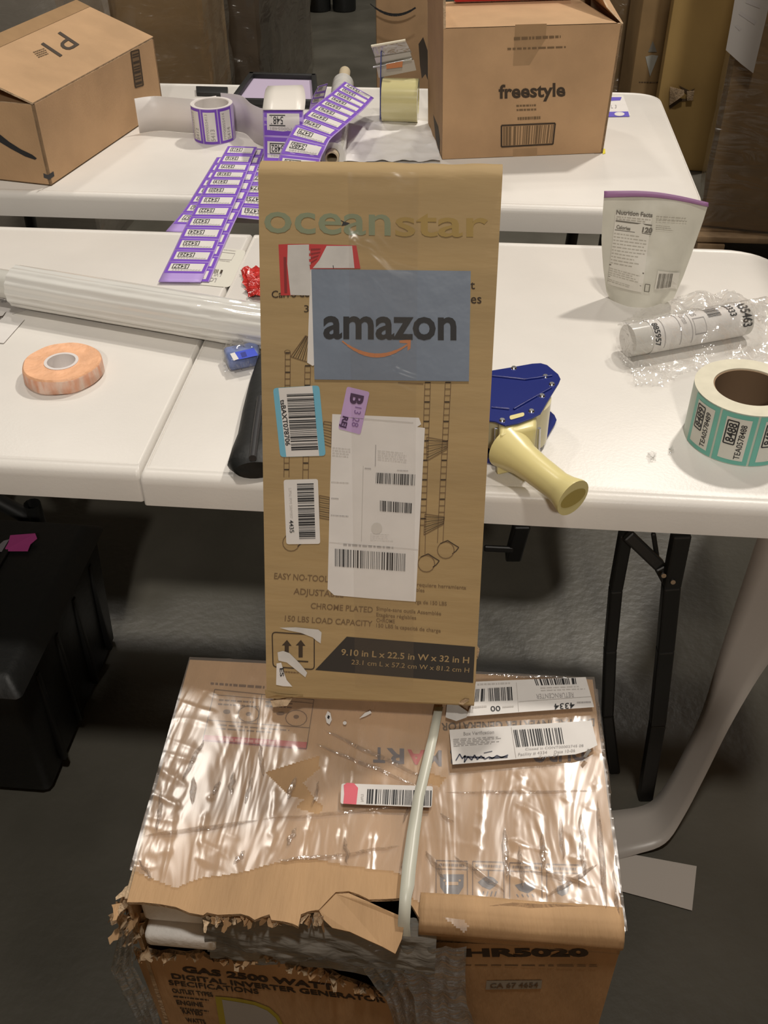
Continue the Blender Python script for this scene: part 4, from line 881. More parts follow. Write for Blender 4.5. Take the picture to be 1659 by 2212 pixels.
# cream frame between the plates, tape roll, handle
fm = [at(x, y, zt_ - .003) for x, y in ((1000, 860), (1072, 915), (1110, 912), (1152, 898), (1158, 880), (1100, 860), (1060, 840))]
rc = at(1135, 858, zt_); rc = Vector((rc.x, rc.y, 0))
CT = Vector((rc.x - .012, rc.y + .006, ZT + .008))
MB().cyl(CT, CT + Vector((0, 0, .060)), .046, mat('cream_tape', (.66, .60, .38), .25, spec=.6), 48, hole=.036).build('tape_roll', TG, smooth=40)
bx0, bx1 = at(1066, 1022, ZT), at(1160, 1000, ZT)
c0, c1_ = at(1072, 1030, ZT + .004), at(1150, 1012, ZT + .004)
fr_ = [Vector((c0.x, c0.y, ZT + .004)), Vector((c1_.x, c1_.y, ZT + .004)), Vector((c1_.x + .002, c1_.y + .055, ZT + .004)), Vector((c0.x, c0.y + .06, ZT + .004))]
MB().hexa(fr_, [p + Vector((0, 0, .064)) for p in fr_], CREAM).build('housing', TG, bevel=.005, smooth=50)
h0 = at(1108, 975, ZT + .04); h1 = at(1238, 1076, ZT + .036)
hd = (h1 - h0).normalized()
MB().tube([h0 - hd * .012, h0 + hd * .004, h0 + hd * .02, lerp(h0, h1, .4), lerp(h0, h1, .75), h1 - hd * .016, h1 - hd * .003, h1], [.029, .0255, .0215, .0195, .0185, .0205, .0245, .0245], CREAM, 28).build('handle', TG, smooth=50)
e1 = h1 + hd * .0004
u_ = hd.cross(ZU).normalized(); v_ = hd.cross(u_)
MB().add([e1 + (u_ * cos(t * pi / 12) * .020 + v_ * sin(t * pi / 12) * .012) for t in range(24)], [list(range(24))], mat('handle_opening', (.42, .33, .09), .5)).build('handle_opening', TG, smooth=0)
for px in (1072, 1165):
    p, q = at(px, 925, zt_ - .006), at(px + (-4 if px < 1100 else -2), 985 if px > 1100 else 1000, ZT + .012)
    MB().tube([p, q], .0022, STEEL, 8).build('frame_rod', TG, smooth=60)
# ================================================================== ITEMS ON THE FAR TABLE
# left carton
A0, B0 = at(111, 402, ZT), None
zP = .907
At, Bt_ = at(72, 222, zP), at(332, 79, zP)
dirR = (Bt_ - At); dirR.z = 0; LR = dirR.length; dR = dirR.normalized(); dL = Vector((-dR.y, dR.x, 0)); LW = .376
A = Vector((A0.x, A0.y, ZT)); 
P1 = thing('shipping_carton', 'closed brown carton with P1 on its lid on the left end of the far table', 'carton', tuple(A + dR * LR / 2 + dL * LW / 2), 'brown cartons on the far table')
def quadw(a, b, z0, z1): return [Vector((a.x, a.y, z0)), Vector((b.x, b.y, z0)), Vector((b.x, b.y, z1)), Vector((a.x, a.y, z1))]
cA, cB, cC, cD = A, A + dR * LR, A + dR * LR + dL * LW, A + dL * LW
for (p, q, nme) in ((cA, cB, 'side_panel'), (cB, cC, 'end_panel'), (cC, cD, 'side_panel'), (cD, cA, 'end_panel')):
    dd = (q - p).normalized(); n = Vector((dd.y, -dd.x, 0)); MB().slab(quadw(p, q, ZT + .001, zP - .004), n, .005, CARD, CARDE).build(nme, P1, smooth=0)
MB().slab([cD, cC, cB, cA][::-1], (0, 0, 1), -.003, INSIDE).build('bottom_panel', P1, smooth=0)
# lid flaps: hinged on the long edges and standing open by 20 degrees, taped where they meet
th_ = radians(20); nA = Vector((cA.x, cA.y, zP)); fv = dL * cos(th_) + ZU * sin(th_); gv = -dL * cos(th_) + ZU * sin(th_); fn3 = (ZU * cos(th_) - dL * sin(th_)).normalized()
MB().slab([nA, nA + dR * LR, nA + dR * LR + fv * .200, nA + fv * .200], fn3, .004, CARD, CARDE).build('lid_flap', P1, smooth=0)
nD = Vector((cD.x, cD.y, zP)); MB().slab([nD + gv * .200, nD + dR * LR + gv * .200, nD + dR * LR, nD], (ZU * cos(th_) + dL * sin(th_)), .004, CARD, CARDE).build('lid_flap', P1, smooth=0)
rdg = nA + fv * .2005; k_ = ZU * .0008
MB().add([nA + fv * .165 + k_, nA + fv * .165 + k_ + dR * LR, rdg + dR * LR + k_ * 2, rdg + k_ * 2, nD + gv * .165 + k_ + dR * LR, nD + gv * .165 + k_], [(0, 1, 2, 3), (3, 2, 4, 5)], TAPEB).build('packing_tape', P1, smooth=0)
MB().slab([Vector((p.x, p.y, zP - .008)) for p in (cA + dR * .01 + dL * .01, cA + dR * .14 + dL * .01, cD + dR * .14, cD + dR * .01)], (0, 0, 1), .003, CARD).build('inner_flap', P1, smooth=0)
pt = PL(nA, fn3); d = Decal(pt, .0008)
d.text('P1', (130, 69), (88, 96), (172, 97), INK, .0).rows([(70, 112), (104, 100), (119, 113), (84, 126)], 4, INKM, 3, th=.5)
d.build('printed_lettering', P1, smooth=0)
sn = Vector((dR.y, -dR.x, 0)); d = Decal(PL(cA, sn), .0006)
d.frame([(282, 112), (299, 107), (309, 184), (292, 189)], 2.5, INK).quad([(283, 113), (299, 108), (308, 183), (292, 188)], INKM, k=0); d.bars([(285, 118), (298, 114), (306, 180), (293, 184)], 9, INK, 4, down=True)
d.poly([(93, 374), (103, 378), (115, 370), (117, 380), (106, 388), (94, 384)], BLK).build('printed_marks', P1, smooth=0)
en = -dL
en = Vector((-dR.x, -dR.y, 0)); d = Decal(PL(cA, en), .0006)
d.poly([(-20, 268), (0, 290), (20, 306), (45, 322), (70, 334), (80, 342), (76, 345), (55, 338), (25, 322), (0, 307), (-20, 295)], BLK).build('printed_arrow', P1, smooth=0)
# open carton with lettering
fBL, fBR = at(955, 345, ZT), at(1302, 331, ZT); zF = 1.004
fd = (fBR - fBL); FWd = fd.length; fd = fd.normalized(); fb = Vector((-fd.y, fd.x, 0)); FD = .24
FB = thing('shipping_carton', 'open brown carton printed freestyle with a barcode, on the far table', 'carton', tuple(fBL + fd * FWd / 2 + fb * FD / 2), 'brown cartons on the far table')
e0, e1_, e2, e3 = fBL, fBR, fBR + fb * FD, fBL + fb * FD
def tl(p, z, out=.012):  # slight flare
    c = (e0 + e2) / 2; o = (p - c); o.z = 0; return Vector((p.x + o.x * .035, p.y + o.y * .0, z))
for (p, q, nme) in ((e0, e1_, 'front_panel'), (e1_, e2, 'side_panel'), (e2, e3, 'back_panel'), (e3, e0, 'side_panel')):
    dd = (q - p).normalized(); n = Vector((dd.y, -dd.x, 0)); MB().slab([p + ZU * .001, q + ZU * .001, tl(q, zF), tl(p, zF)], n, .005, CARD, CARDE).build(nme, FB, smooth=0)
MB().slab([e0, e1_, e2, e3], (0, 0, 1), -.003, INSIDE).build('bottom_panel', FB, smooth=0)
g0, g1, g2, g3 = tl(e0, zF), tl(e1_, zF), tl(e2, zF), tl(e3, zF)
MB().slab([lerp(g0, g1, .01), lerp(g0, g1, .97), lerp(g3, g2, .90) + ZU * .0, lerp(g3, g2, .02)], (0, 0, 1), .004, CARD, CARDE).build('top_flap', FB, smooth=0)
MB().slab([g1, g2, g2 + fd * -.045 + ZU * .10, g1 - fd * .02 + fb * .05 + ZU * .02], (1, 0, 0), .004, CARD, CARDE).build('raised_flap', FB, smooth=0)
MB().slab([g0 + fb * .0, g0 + fb * .0 + ZU * .10 - fd * .004, g3 + ZU * .10 - fd * .01, g3], (-1, 0, 0), .005, CARD, CARDE).build('raised_flap', FB, smooth=0)
MB().slab([g0 + ZU * .012, g0 + fd * .0 + ZU * .0, g0 + fd * .052, g0 + fd * .05 + ZU * .006 , g0 + fd * .045 + ZU * .1, g0 + ZU * .1][::-1], (0, -1, 0), .005, CARD, CARDE) # notch piece kept inside the left flap
rp = MB(); rp.box(((g2 + g3) / 2 - fb * .02 + ZU * .028), (.26, .02, .05), RED, rz=atan2(fd.y, fd.x)); o = rp.build('red_package', loc=(g2 + g3) / 2, bevel=.004)
setp(o, 'red package lying on top of the freestyle carton at the frame top', 'package')
fn_ = (e1_ - e0).normalized(); nn = (tl(e0, zF) - e0).cross(fn_); nn = Vector((fn_.y, -fn_.x, 0)); ff = PL(e0, nn); d = Decal(ff, .0007)
d.text('freestyle', (1077, 212), (1221, 207), (1077, 184), INK, .03).rows([(1115, 224), (1176, 222), (1176, 240), (1116, 242)], 2, INKM, 3, th=.45).rows([(1118, 251), (1167, 249), (1167, 259), (1118, 261)], 1, INKM, 3, th=.6)
d.frame([(1083, 271), (1199, 266), (1194, 311), (1083, 317)], 3.5, INK).bars([(1087, 274), (1196, 269), (1191, 308), (1087, 314)], 20, INKM, 5)
d.rows([(1110, 80), (1211, 76), (1211, 82), (1110, 87)], 1, INKM, 2, th=.9).rows([(1096, 103), (1222, 99), (1222, 104), (1096, 108)], 1, INKM, 4, th=.8).line((1283, 349 - 17), (1302, 330), 1, INKM)
d.build('printed_lettering', FB, smooth=0)
Decal(ff, .0004).quad([(1113, 53), (1181, 51), (1174, 140), (1108, 142)], TAPEB).build('packing_tape', FB, smooth=0)
Decal(ff, .0004).quad([(1108, 322), (1160, 319), (1160, 343), (1108, 345)], TAPEB).build('packing_tape', FB, smooth=0)
ln = Vector((-fb.y, fb.x, 0)); lf = PL(e0, Vector((-fd.x, -fd.y, 0))); d = Decal(lf, .001)
d.poly([(905, 95), (915, 80), (925, 110), (935, 150), (938, 190), (930, 185), (920, 160), (912, 170), (908, 140)], INK).poly([(936, 240), (945, 250), (951, 300), (950, 330), (942, 300)], INK).build('printed_marks', FB, smooth=0)
# purple label roll
rc_ = at(455, 313, ZT); PR = .0475; pc = Vector((rc_.x, rc_.y + PR, ZT)); ph = .078
V = thing('label_roll', 'small roll of purple-bordered labels standing on the far table by the P1 carton', 'label roll', tuple(pc), 'label rolls')
MB().cyl(pc, pc + Vector((0, 0, ph)), PR, mat('lilac_liner', (.50, .40, .66), .4), 48, hole=.040, capm=LINER, holem=LINER).build('wound_labels', V, smooth=40)
MB().cyl(pc + ZU * .001, pc + ZU * (ph - .001), .0402, LINER, 48, hole=.0385).build('core', V, smooth=40)
cf2 = cylm(pc, PR, ph)
for i, num in enumerate(('5412', '5413', '5414')):
    a0 = 205 + i * 47; d = Decal(cf2, .0004); x = lambda t: a0 + 44 * t
    d.quad([(a0, .02), (a0 + 44, .02), (a0 + 44, .98), (a0, .98)], PURP, 10, 1).quad([(x(.13), .09), (x(.87), .09), (x(.87), .91), (x(.13), .91)], PAPER, 8, 1, k=1)
    d.text(num, (x(.75), .10), (x(.75), .44), (x(.5), .10), GRY, .02, 2).text('PPP0005' + num, (x(.40), .12), (x(.40), .86), (x(.22), .12), GRY, 0, 2).build('label', V, smooth=60)
# liner ribbons from the roll
def ribbon(pts, h0, h1, m, name, label, cat, z=None, group=None):
    P = [Vector(p) for p in pts]
    def f(u, v):
        k = u * (len(P) - 1); i = min(int(k), len(P) - 2); t = k - i
        p0, p1, p2, p3 = P[max(i - 1, 0)], P[i], P[i + 1], P[min(i + 2, len(P) - 1)]
        q = .5 * ((2 * p1) + (p2 - p0) * t + (2 * p0 - 5 * p1 + 4 * p2 - p3) * t * t + (3 * p1 - p0 - 3 * p2 + p3) * t ** 3)
        return Vector((q.x, q.y, lerp(h0, h1, v) + q.z))
    o = MB().grid(f, 30, 2, m).build(name, loc=(P[0].x, P[0].y, h0), smooth=80, solid=.0005); return setp(o, label, cat, group)
la_ = at(300, 288, ZT)
ribbon([(at(302, 289, ZT).x, at(302, 289, ZT).y, 0), (at(345, 287, ZT).x, at(345, 287, ZT).y + .012, 0), (pc.x - .05, pc.y + .025, 0), (pc.x, pc.y + PR + .002, 0)], ZT + .001, ZT + .079, LINER, 'liner_ribbon', 'white label backing standing on edge between the P1 carton and purple roll', 'paper strip')
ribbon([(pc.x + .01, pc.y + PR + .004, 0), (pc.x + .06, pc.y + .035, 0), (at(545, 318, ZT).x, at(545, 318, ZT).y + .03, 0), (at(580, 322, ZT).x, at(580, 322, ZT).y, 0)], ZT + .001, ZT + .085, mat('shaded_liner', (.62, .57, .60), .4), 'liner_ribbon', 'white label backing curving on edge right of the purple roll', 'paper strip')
# purple label strips
def lstrip(rows_, pitch, start, nums, label, W0=None, lift=.0, s0=.0, sub=4):
    o, f = strip3('label_strip', rows_, LPURP, label, 'label strip', 'purple label strips', n=6, th=.0003)
    S_ = [0]; M = 200; prev = f(.5, 0)
    for i in range(1, M + 1):
        q = f(.5, i / M); S_.append(S_[-1] + (q - prev).length); prev = q
    def inv(s_):
        s_ = max(0, min(S_[-1], s_))
        lo_, hi_ = 0, M
        while hi_ - lo_ > 1:
            mid = (lo_ + hi_) // 2
            if S_[mid] > s_: hi_ = mid
            else: lo_ = mid
        return (lo_ + (s_ - S_[lo_]) / max(1e-9, S_[hi_] - S_[lo_])) / M
    def mp(u, s_, off=0):
        v = inv(s_); p = f(u, v); du = f(min(1, u + .02), v) - f(max(0, u - .02), v); dv = f(u, min(1, v + .01)) - f(u, max(0, v - .01))
        n = du.cross(dv); n = n.normalized() if n.length > 1e-9 else ZU
        if n.dot(CAM - p) < 0: n = -n
        return p + n * (off + .0003)
    k = 0; s_ = s0
    while s_ + pitch * .93 <= S_[-1] and k < 24:
        a, b = s_, s_ + pitch * .93; num = str(nums + k); d = Decal(mp, .0003)
        y = lambda t: lerp(a, b, t)
        d.quad([(.03, a), (.97, a), (.97, b), (.03, b)], PURP, 2, sub).quad([(.10, y(.16)), (.90, y(.16)), (.90, y(.84)), (.10, y(.84))], PAPER, 2, sub, k=1)
        for q in ([(.16, y(.22)), (.55, y(.22)), (.55, y(.26)), (.16, y(.26))], [(.16, y(.60)), (.55, y(.60)), (.55, y(.64)), (.16, y(.64))], [(.16, y(.22)), (.18, y(.22)), (.18, y(.64)), (.16, y(.64))], [(.53, y(.22)), (.55, y(.22)), (.55, y(.64)), (.53, y(.64))]):
            d.quad(q, BLK, k=2)
        # lettering is printed upside down towards the camera
        d.text(num, (.50, y(.29)), (.20, y(.29)), (.50, y(.57)), BLK, .01, 2) if not start else d.text(num, (.20, y(.58)), (.50, y(.58)), (.20, y(.30)), BLK, .01, 2)
        d.text('PPP000' + num, (.85, y(.69)), (.18, y(.69)), (.85, y(.79)), GRY, .0, 2) if not start else d.text('PPP000' + num, (.18, y(.79)), (.85, y(.79)), (.18, y(.69)), GRY, 0, 2)
        d.build('label', o, smooth=60); s_ += pitch; k += 1
    return o
zz = ZT
lstrip([((492, 316), (556, 318), zz + .014, zz + .014), ((470, 355), (540, 357), zz + .010, zz + .010), ((440, 410), (519, 411), zz + .014, zz + .014), ((418, 455), (500, 456), zz + .010, zz + .010), ((396, 497), (482, 499), zz + .007, zz + .007), ((372, 548), (462, 550), zz + .005, zz + .005), ((342, 609), (434, 610), zz + .005, zz + .005)], .0477, 0, 5415, 'long purple label strip bridging the far and left tables, topmost of the pile')
lstrip([((505, 320), (572, 322), zz + .005, zz + .005), ((455, 412), (538, 414), zz + .006, zz + .006), ((410, 500), (497, 502), zz + .0035, zz + .0035), ((358, 606), (452, 609), zz + .003, zz + .003)], .0508, 0, 5430, 'purple label strip lying just beneath the topmost strip, its right border showing')
lstrip([((468, 340), (550, 342), zz + .002, zz + .002), ((424, 412), (505, 414), zz + .002, zz + .002), ((396, 455), (474, 457), zz + .001, zz + .001), ((358, 500), (436, 504), zz - .010, zz - .010)], .0440, 0, 5450, 'purple label strip whose end hangs into the gap left of the topmost strip')
lstrip([((528, 360), (625, 350), zz + .002, zz + .002), ((520, 412), (620, 414), zz + .003, zz + .003), ((510, 470), (610, 480), zz + .002, zz + .002)], .060, 0, 5472, 'short purple label strip disappearing behind the tall carton')
lstrip([((568, 237), (655, 237), zz + .105, zz + .105), ((568, 262), (656, 264), zz + .085, zz + .085), ((569, 300), (657, 304), zz + .05, zz + .05), ((569, 352), (657, 356), zz + .012, zz + .012), ((569, 400), (657, 404), zz + .003, zz + .003)], .058, 0, 5481, 'purple label strip coming down from the white loop in front of the black tray')
lstrip([((744, 176), (808, 212), zz + .075, zz + .06), ((716, 200), (788, 234), zz + .082, zz + .07), ((682, 226), (762, 258), zz + .086, zz + .078), ((655, 250), (736, 281), zz + .084, zz + .08), ((635, 275), (714, 301), zz + .078, zz + .078), ((616, 308), (702, 324), zz + .066, zz + .066), ((603, 338), (692, 347), zz + .05, zz + .05), ((596, 370), (690, 382), zz + .03, zz + .03)], .043, 0, 5471, 'purple label strip curving up to the right in front of the cardboard core')
lstrip([((688, 186), (708, 180), zz + .09, zz + .09), ((680, 200), (704, 196), zz + .07, zz + .07), ((672, 218), (700, 215), zz + .04, zz + .04), ((668, 236), (698, 236), zz + .012, zz + .012)], .03, 0, 5490, 'small curled purple label strip beside the black tray')
# white loop (liner side of strip)
strip3('liner_loop', [((570, 250), (655, 250), zz + .05, zz + .05), ((570, 215), (655, 213), zz + .085, zz + .085), ((574, 193), (652, 190), zz + .112, zz + .112), ((579, 186), (652, 184), zz + .120, zz + .120), ((574, 196), (657, 192), zz + .124, zz + .124), ((570, 215), (660, 214), zz + .118, zz + .118), ((567, 238), (658, 238), zz + .106, zz + .106)], mat('glossy_liner', (.78, .74, .68), .3), 'white glossy loop of label backing above the black tray', 'paper strip')
# black tray
tq = [at(497, 232, ZT), at(690, 236, ZT), at(684, 176, ZT), at(540, 172, ZT)]
TT = thing('document_tray', 'shallow black tray lined with a lilac sheet on the far table', 'tray', tuple(sum(tq, Vector()) / 4))
MB().hexa([p + ZU * .001 for p in tq], [p + ZU * .006 for p in tq], BLKP).build('base', TT, smooth=0)
for i in range(4):
    p, q = tq[i], tq[(i + 1) % 4]; dd = (q - p).normalized(); n = Vector((-dd.y, dd.x, 0)); hgt = .02
    L_ = [p, q, q + n * .014, p + n * .014]; MB().hexa([w_ + ZU * .006 for w_ in L_], [w_ + ZU * hgt for w_ in L_], BLKP).build('rim', TT, bevel=.002, smooth=40)
c = sum(tq, Vector()) / 4
o = MB().slab([lerp(p, c, .10) + ZU * .0075 for p in tq], (0, 0, 1), .0005, mat('lilac_sheet', (.50, .42, .56), .5)).build('lining_sheet', TT, smooth=0)
# phone like slab
pq = [at(425, 208, ZT), at(492, 210, ZT), at(493, 196, ZT), at(424, 194, ZT)]
o = MB().hexa([p + ZU * .0005 for p in pq], [p + ZU * .01 for p in pq], BLKP).build('phone', loc=sum(pq, Vector()) / 4, bevel=.002); setp(o, 'thin black rounded phone-like slab behind the purple roll', 'phone')
# hand wrap roll with core
a = at(718, 335, ZT + .028); b_ = at(741, 182, ZT + .028); ax = (b_ - a).normalized()
HW = thing('hand_wrap_roll', 'short clear film roll with a cardboard core behind the purple strips', 'film roll', tuple((a + b_) / 2 - ZU * .028))
MB().cyl(a, b_, .027, mat('wound_clear_film', (.62, .61, .58), .15, spec=.7, bump=.2, bscale=30), 32, hole=.015).build('wound_film', HW, smooth=40)
MB().cyl(a - ax * .02, b_ + ax * .11, .0145, mat('core_card', (.48, .40, .27), .8), 24, hole=.011).build('core_tube', HW, smooth=40)
o = crum((745, 268), (945, 262), (950, 352), (700, 350), ZT + .001, .010, mat('crumpled_white_plastic', (.82, .80, .78), .35, bump=.25, bscale=14, spec=.5), 'crumpled_film', None, 34, 22, 16, 3)
setp(o, 'crumpled white plastic film on the far table behind the tall carton', 'plastic film')
# far tape dispenser
dz0 = at(862, 276, ZT); RC = .048; dc = Vector((dz0.x, dz0.y + RC * .9, ZT + RC + .002)); wx = .042
TD = thing('tape_gun', 'tape gun with a clear yellowish roll beside the freestyle carton', 'tape dispenser', tuple(Vector((dc.x, dc.y, ZT))), 'tape guns')
MB().cyl(dc - Vector((wx, 0, 0)), dc + Vector((wx, 0, 0)), RC, mat('clear_yellow_tape', (.60, .55, .28), .13, spec=.8, coat=.5), 48, hole=.030).build('tape_roll', TD, smooth=40)
pl_ = [Vector((0, -.02, .0)), Vector((0, .05, .0)), Vector((0, .075, .09)), Vector((0, .045, .145)), Vector((0, .015, .14)), Vector((0, -.01, .07))]
xl = dc.x - wx - .006
MB().slab([Vector((xl, dc.y, ZT + .01)) + p for p in pl_], (-1, 0, 0), .0025, NAVY).build('side_plate', TD, smooth=0)
def plate4(pxs, Y, th, m, nm):
    P = [aty(x, y, Y) for x, y in pxs]; return MB().slab(P[::-1], (0, -1, 0), th, m).build(nm, TD, smooth=0)
Yd = dc.y + .015
plate4([(802, 101), (876, 88), (889, 114), (812, 128)], Yd + .01, .002, film('smoky_plate', tint=(.6, .57, .5), haze=.2, gloss=.2, rough=.1, bump=.2), 'guard_plate')
plate4([(809, 125), (886, 112), (894, 138), (817, 150)], Yd + .004, .002, mat('brushed_steel_plate', (.45, .43, .38), .25, metal=.8), 'blade_plate')
plate4([(813, 144), (894, 130), (899, 152), (818, 168)], Yd - .004, .002, mat('pale_guard_plastic', (.42, .38, .32), .3), 'guard_plate')
plate4([(834, 139), (870, 132), (869, 145), (835, 149)], Yd - .008, .001, ORANGE, 'warning_sticker')
p, q = aty(802, 100, Yd + .004), aty(876, 87, Yd + .004); MB().tube([p, q], .003, mat('bright_rod', (.75, .70, .55), .3), 8).build('rod', TD, smooth=60)
p, q = aty(806, 145, Yd - .006), aty(890, 128, Yd - .006); MB().tube([p, q], .0018, STEEL, 8).build('rod', TD, smooth=60)
# sticker on far table
o = sheet('paper_sticker', 'white sticker with purple bars at the right end of the far table', 'label', [(1300, 208), (1346, 206), (1362, 250), (1300, 252)][::-1], PAPER, ZT + .0008); ORG[o] = Vector(o.location)
pz = PL((0, 0, ZT + .0008), (0, 0, 1)); BV = mat('blue_violet_ink', (.12, .09, .50), .5)
Decal(pz, .0004).quad([(1305, 210), (1343, 210), (1340, 217), (1305, 219)], BV).quad([(1305, 242), (1357, 241), (1360, 252), (1305, 253)], BV).disc((1338, 247), 11, PAPER, 2, asp=.4).text('L 3', (1320, 234), (1332, 234), (1320, 227), GRY, 0).build('label_print', o, smooth=0)
o = sheet('yellow_scrap', 'tiny yellow scrap at the right corner of the freestyle carton', 'scrap', [(1301, 322), (1307, 321), (1308, 331), (1302, 333)][::-1], mat('yellow_scrap', (.75, .65, .05), .5), ZT + .001)
# ================================================================== BACKDROP
def vbox(name, label, cat, pxl, pxr, Y, z0, z1, depth, m, group=None, yl=200, bevel=.01, rz=0):
    x0 = aty(pxl, yl, Y).x; x1 = aty(pxr, yl, Y).x; ex = Vector((cos(rz), sin(rz), 0)); ey = Vector((-sin(rz), cos(rz), 0)); o = Vector((x0, Y, 0))
    c = o + ex * (x1 - x0) / 2 + ey * depth / 2
    t = thing(name, label, cat, (c.x, c.y, z0), group); t_frames[t] = (o, ex, ey)
    MB().box((c.x, c.y, (z0 + z1) / 2), (x1 - x0, depth, z1 - z0), m, rz=rz).build('body', t, bevel=bevel, smooth=40)
    return t, x0, x1
t_frames = {}
def wrapbox(t, x0, x1, Y, z0, z1, depth, amp=.012, m=None):
    o, ex, ey = t_frames[t]; w = x1 - x0; g = .012 + amp * .3
    path = [(-g, depth * .9), (-g, -g), (w + g, -g), (w + g, depth * .9)]
    def f(u, v):
        k = u * 3; i = min(int(k), 2); tt = k - i; a = lerp(path[i][0], path[i + 1][0], tt); b = lerp(path[i][1], path[i + 1][1], tt)
        p = o + ex * a + ey * b; z = lerp(z0, z1, v); k = amp * N((p.x * 7, p.y * 7, z * 9)); p.z = z
        return p + Vector((k * .5, -abs(k), 0))
    MB().grid(f, 90, 50, m or FILMB).build('wrap_film', t, smooth=60)
# right: carton on pallet, nearest
def pallet(name, label, x0, x1, Y, depth, z):
    t = thing(name, label, 'pallet', ((x0 + x1) / 2, Y + depth / 2, 0), 'wooden pallets')
    for i in range(3): MB().box((lerp(x0 + .05, x1 - .05, i / 2), Y + depth / 2, z * .45), (.09, depth, z * .7), WOOD).build('stringer', t, bevel=.003)
    n = 6
    for i in range(n): MB().box(((x0 + x1) / 2, Y + depth * (i + .5) / n, z - .011), (x1 - x0, depth / n * .8, .02), WOOD).build('board', t, bevel=.003)
    return t
YA = 3.30
xA = aty(1520, 455, YA).x
pallet('pallet', 'pale wooden pallet under the large carton at the right edge', xA - .02, xA + 1.0, YA - .08, .34, .13)
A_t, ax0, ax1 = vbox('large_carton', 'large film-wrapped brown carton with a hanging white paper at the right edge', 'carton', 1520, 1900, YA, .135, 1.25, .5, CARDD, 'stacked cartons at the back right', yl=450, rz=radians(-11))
wrapbox(A_t, ax0, ax1, YA, .135, 1.25, .5, .01)
pa = PL(t_frames[A_t][0] - t_frames[A_t][2] * .022, -t_frames[A_t][2]); s_ = sticker(A_t, pa, [(1590, -20), (1668, -20), (1652, 50), (1627, 156), (1600, 135), (1568, 106), (1580, 40)], mat('grey_white_sheet', (.40, .38, .36), .6), .012, 'hanging_paper', 'tilted white paper hanging on the wrap')
Decal(pa, .0126).line((1612, 0), (1643, 12), 9, GRY).line((1598, 25), (1632, 48), 8, GRY).line((1590, 52), (1600, 62), 7, GRY).build('label_print', s_, smooth=0)
B_t, bx0_, bx1_ = vbox('tall_backdrop_carton', 'tall yellowish carton with a torn side behind the far table', 'carton', 1452, 1598, 4.22, 0, 1.8, .35, CARDY, 'stacked cartons at the back right', yl=20, rz=radians(-8))
pbx = PL(t_frames[B_t][0], -t_frames[B_t][2])
mb = MB(); mb.slab([pbx(1448, 185, .02), pbx(1478, 190, .035), pbx(1478, 198, .04), pbx(1462, 212, .03), pbx(1446, 226, .01)][::-1], (0, -1, 0), .006, CARDE); mb.slab([pbx(1484, 195, .02), pbx(1500, 192, .03), pbx(1496, 214, .02), pbx(1484, 214, .02)][::-1], (0, -1, 0), .006, CARDE)
mb.build('torn_flap', B_t, smooth=0)
Decal(pbx, .003).poly([(1466, 184), (1490, 196), (1502, 190), (1486, 206), (1478, 198)], INSIDE).poly([(1445, 228), (1470, 212), (1500, 216), (1470, 219), (1447, 235)], INSIDE).build('tear', B_t, smooth=0)
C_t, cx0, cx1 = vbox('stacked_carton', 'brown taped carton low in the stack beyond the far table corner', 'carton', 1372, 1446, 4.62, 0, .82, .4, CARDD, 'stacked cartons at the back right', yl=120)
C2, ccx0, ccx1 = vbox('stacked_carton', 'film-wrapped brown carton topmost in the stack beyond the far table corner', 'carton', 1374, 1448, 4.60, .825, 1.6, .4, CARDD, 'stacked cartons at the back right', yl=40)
DM = mat('pale_diamond', (.42, .42, .38), .5)
Decal(PL((0, 4.62, 0), (0, -1, 0)), .003).poly([(1394, 122), (1408, 118), (1422, 120), (1404, 165)], DM).poly([(1400, 112), (1410, 88), (1419, 112)], mat('grey_diamond', (.22, .21, .18))).rows([(1380, 176), (1432, 177), (1432, 179), (1380, 178)], 1, INK, 3, th=.8).build('printed_marks', C_t, smooth=0)
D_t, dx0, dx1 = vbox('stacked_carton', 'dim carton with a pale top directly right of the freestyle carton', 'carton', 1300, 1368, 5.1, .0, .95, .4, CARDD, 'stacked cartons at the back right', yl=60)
wrapbox(D_t, dx0, dx1, 5.1, 0, .95, .4, .02)
# behind, centre: two stacked cartons with arrow
E_t, ex0, ex1 = vbox('stacked_carton', 'brown carton with a curved black arrow, behind the far tape gun', 'carton', 770, 960, 4.2, .88, 1.4, .5, CARDD, 'cartons behind the far tape gun', yl=40)
d = Decal(PL((0, 4.2, 0), (0, -1, 0)), .003); arc = [(800 + 98 * t / 10, 8 + 4 * 22 * (t / 10) * (1 - t / 10) * .9 + 8 * t / 10) for t in range(11)]
d.path(arc, [2, 4, 5, 6, 6.5, 6.5, 6, 5.5, 5, 4], BLK).build('printed_arrow', E_t, smooth=0)
vbox('stacked_carton', 'lower brown carton partly hidden by the far tape gun', 'carton', 812, 950, 4.28, 0, .877, .4, CARD, 'cartons behind the far tape gun', yl=90)
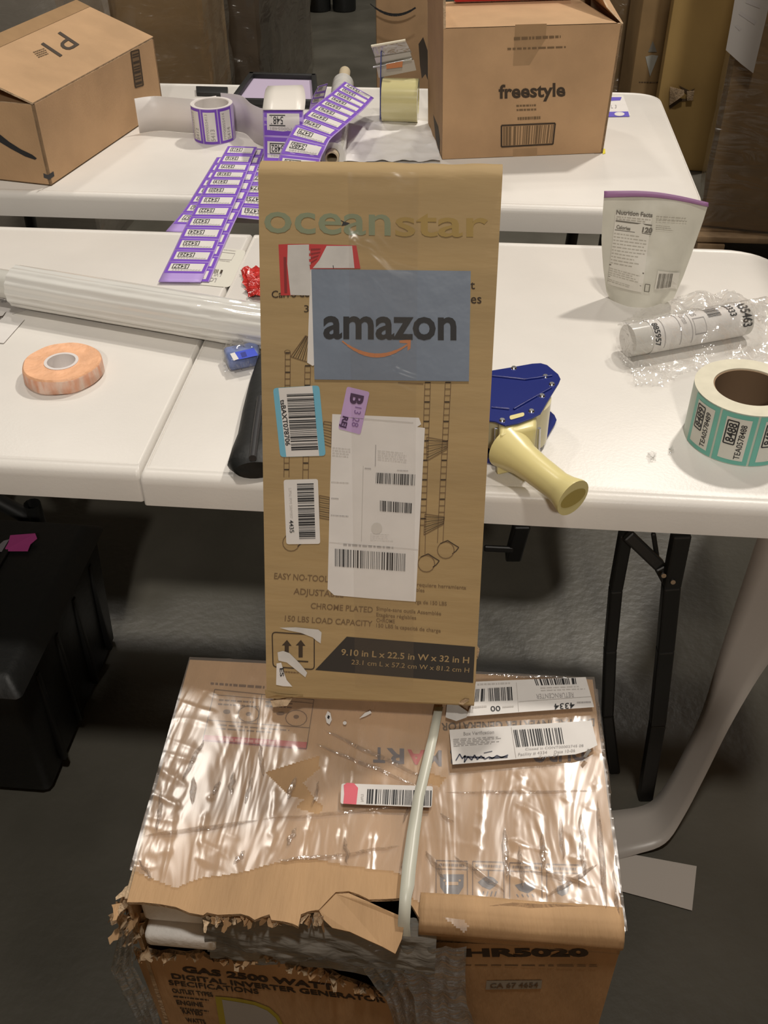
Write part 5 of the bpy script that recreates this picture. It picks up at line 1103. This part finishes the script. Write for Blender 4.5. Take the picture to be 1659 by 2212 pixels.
# left: wrapped loads
L_t, lx0, lx1 = vbox('wrapped_load', 'film-wrapped brown load behind the P1 carton', 'wrapped pallet load', 120, 440, 3.75, .0, .78, .4, CARDD, 'film-wrapped loads at the back', yl=130)
wrapbox(L_t, lx0, lx1, 3.75, 0, .79, .4, .03)
def wtop(u, v):
    p = Vector((lerp(lx0, lx1, u), lerp(3.75, 4.15, v), .79)); return p + ZU * .03 * abs(N((p.x * 9, p.y * 9, 2)))
MB().grid(wtop, 30, 30, FILMB).build('wrap_film', L_t, smooth=60)
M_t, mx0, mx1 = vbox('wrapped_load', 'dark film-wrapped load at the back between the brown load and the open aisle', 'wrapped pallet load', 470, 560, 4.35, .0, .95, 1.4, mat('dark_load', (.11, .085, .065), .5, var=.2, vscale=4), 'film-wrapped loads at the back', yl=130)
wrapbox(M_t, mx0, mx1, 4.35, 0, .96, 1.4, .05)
vbox('stacked_carton', 'olive brown carton standing at the far end of the aisle', 'carton', 562, 632, 6.3, .0, 1.2, .6, CARDD, 'cartons far down the aisle', yl=60)
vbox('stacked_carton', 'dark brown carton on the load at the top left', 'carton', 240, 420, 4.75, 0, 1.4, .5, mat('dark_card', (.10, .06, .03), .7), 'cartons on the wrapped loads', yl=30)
W_t, wx0, wx1 = vbox('wrapped_load', 'white-topped wrapped load at the top left corner behind the P1 carton', 'wrapped pallet load', -160, 118, 3.2, .0, .93, .5, mat('white_wrapped', (.40, .38, .36), .35, bump=.6, bscale=12), 'film-wrapped loads at the back', yl=30)
wrapbox(W_t, wx0, wx1, 3.2, 0, .94, .5, .02)
vbox('stacked_carton', 'wrapped tan carton on the white load at the top left corner', 'carton', -160, 110, 3.35, .96, 1.3, .35, CARD, 'cartons on the wrapped loads', yl=5)
# two black tyres / drums far away
for i, (x, lab) in enumerate(((690, 'left one of two black drums at the far end of the aisle'), (744, 'right one of two black drums at the far end of the aisle'))):
    c = at(x, 22, 0); o = MB().cyl(c, c + ZU * .35, .075, BLKP, 32).build('black_drum', loc=c, bevel=.01); setp(o, lab, 'drum', 'black drums down the aisle')
# added out-of-frame carton block that keeps lamp light off the near floor
X_t = thing('wrapped_load', 'tall plain carton load added out of view right of the near table to shade the floor', 'wrapped pallet load', (1.05, 1.85, 0))
MB().box((1.05, 1.85, .8), (.58, .66, 1.6), CARD).build('body', X_t, bevel=.008)
# unseen carton pile added behind the camera to block the rear lamp's light
for k, (xx, zz0, zz1) in enumerate(((-.5, 0, .69), (-.5, .693, 1.38), (.5, 0, .69), (.5, .693, 1.38))):
    o = MB().box((xx, -.62, (zz0 + zz1) / 2), (.98, .5, zz1 - zz0), CARD).build('shipping_carton', loc=(xx, -.62, zz0), bevel=.006)
    setp(o, ('lower left', 'upper left', 'lower right', 'upper right')[k] + ' plain brown carton of the unseen pile added to shade the torn carton', 'carton', 'added light-blocking carton pile')
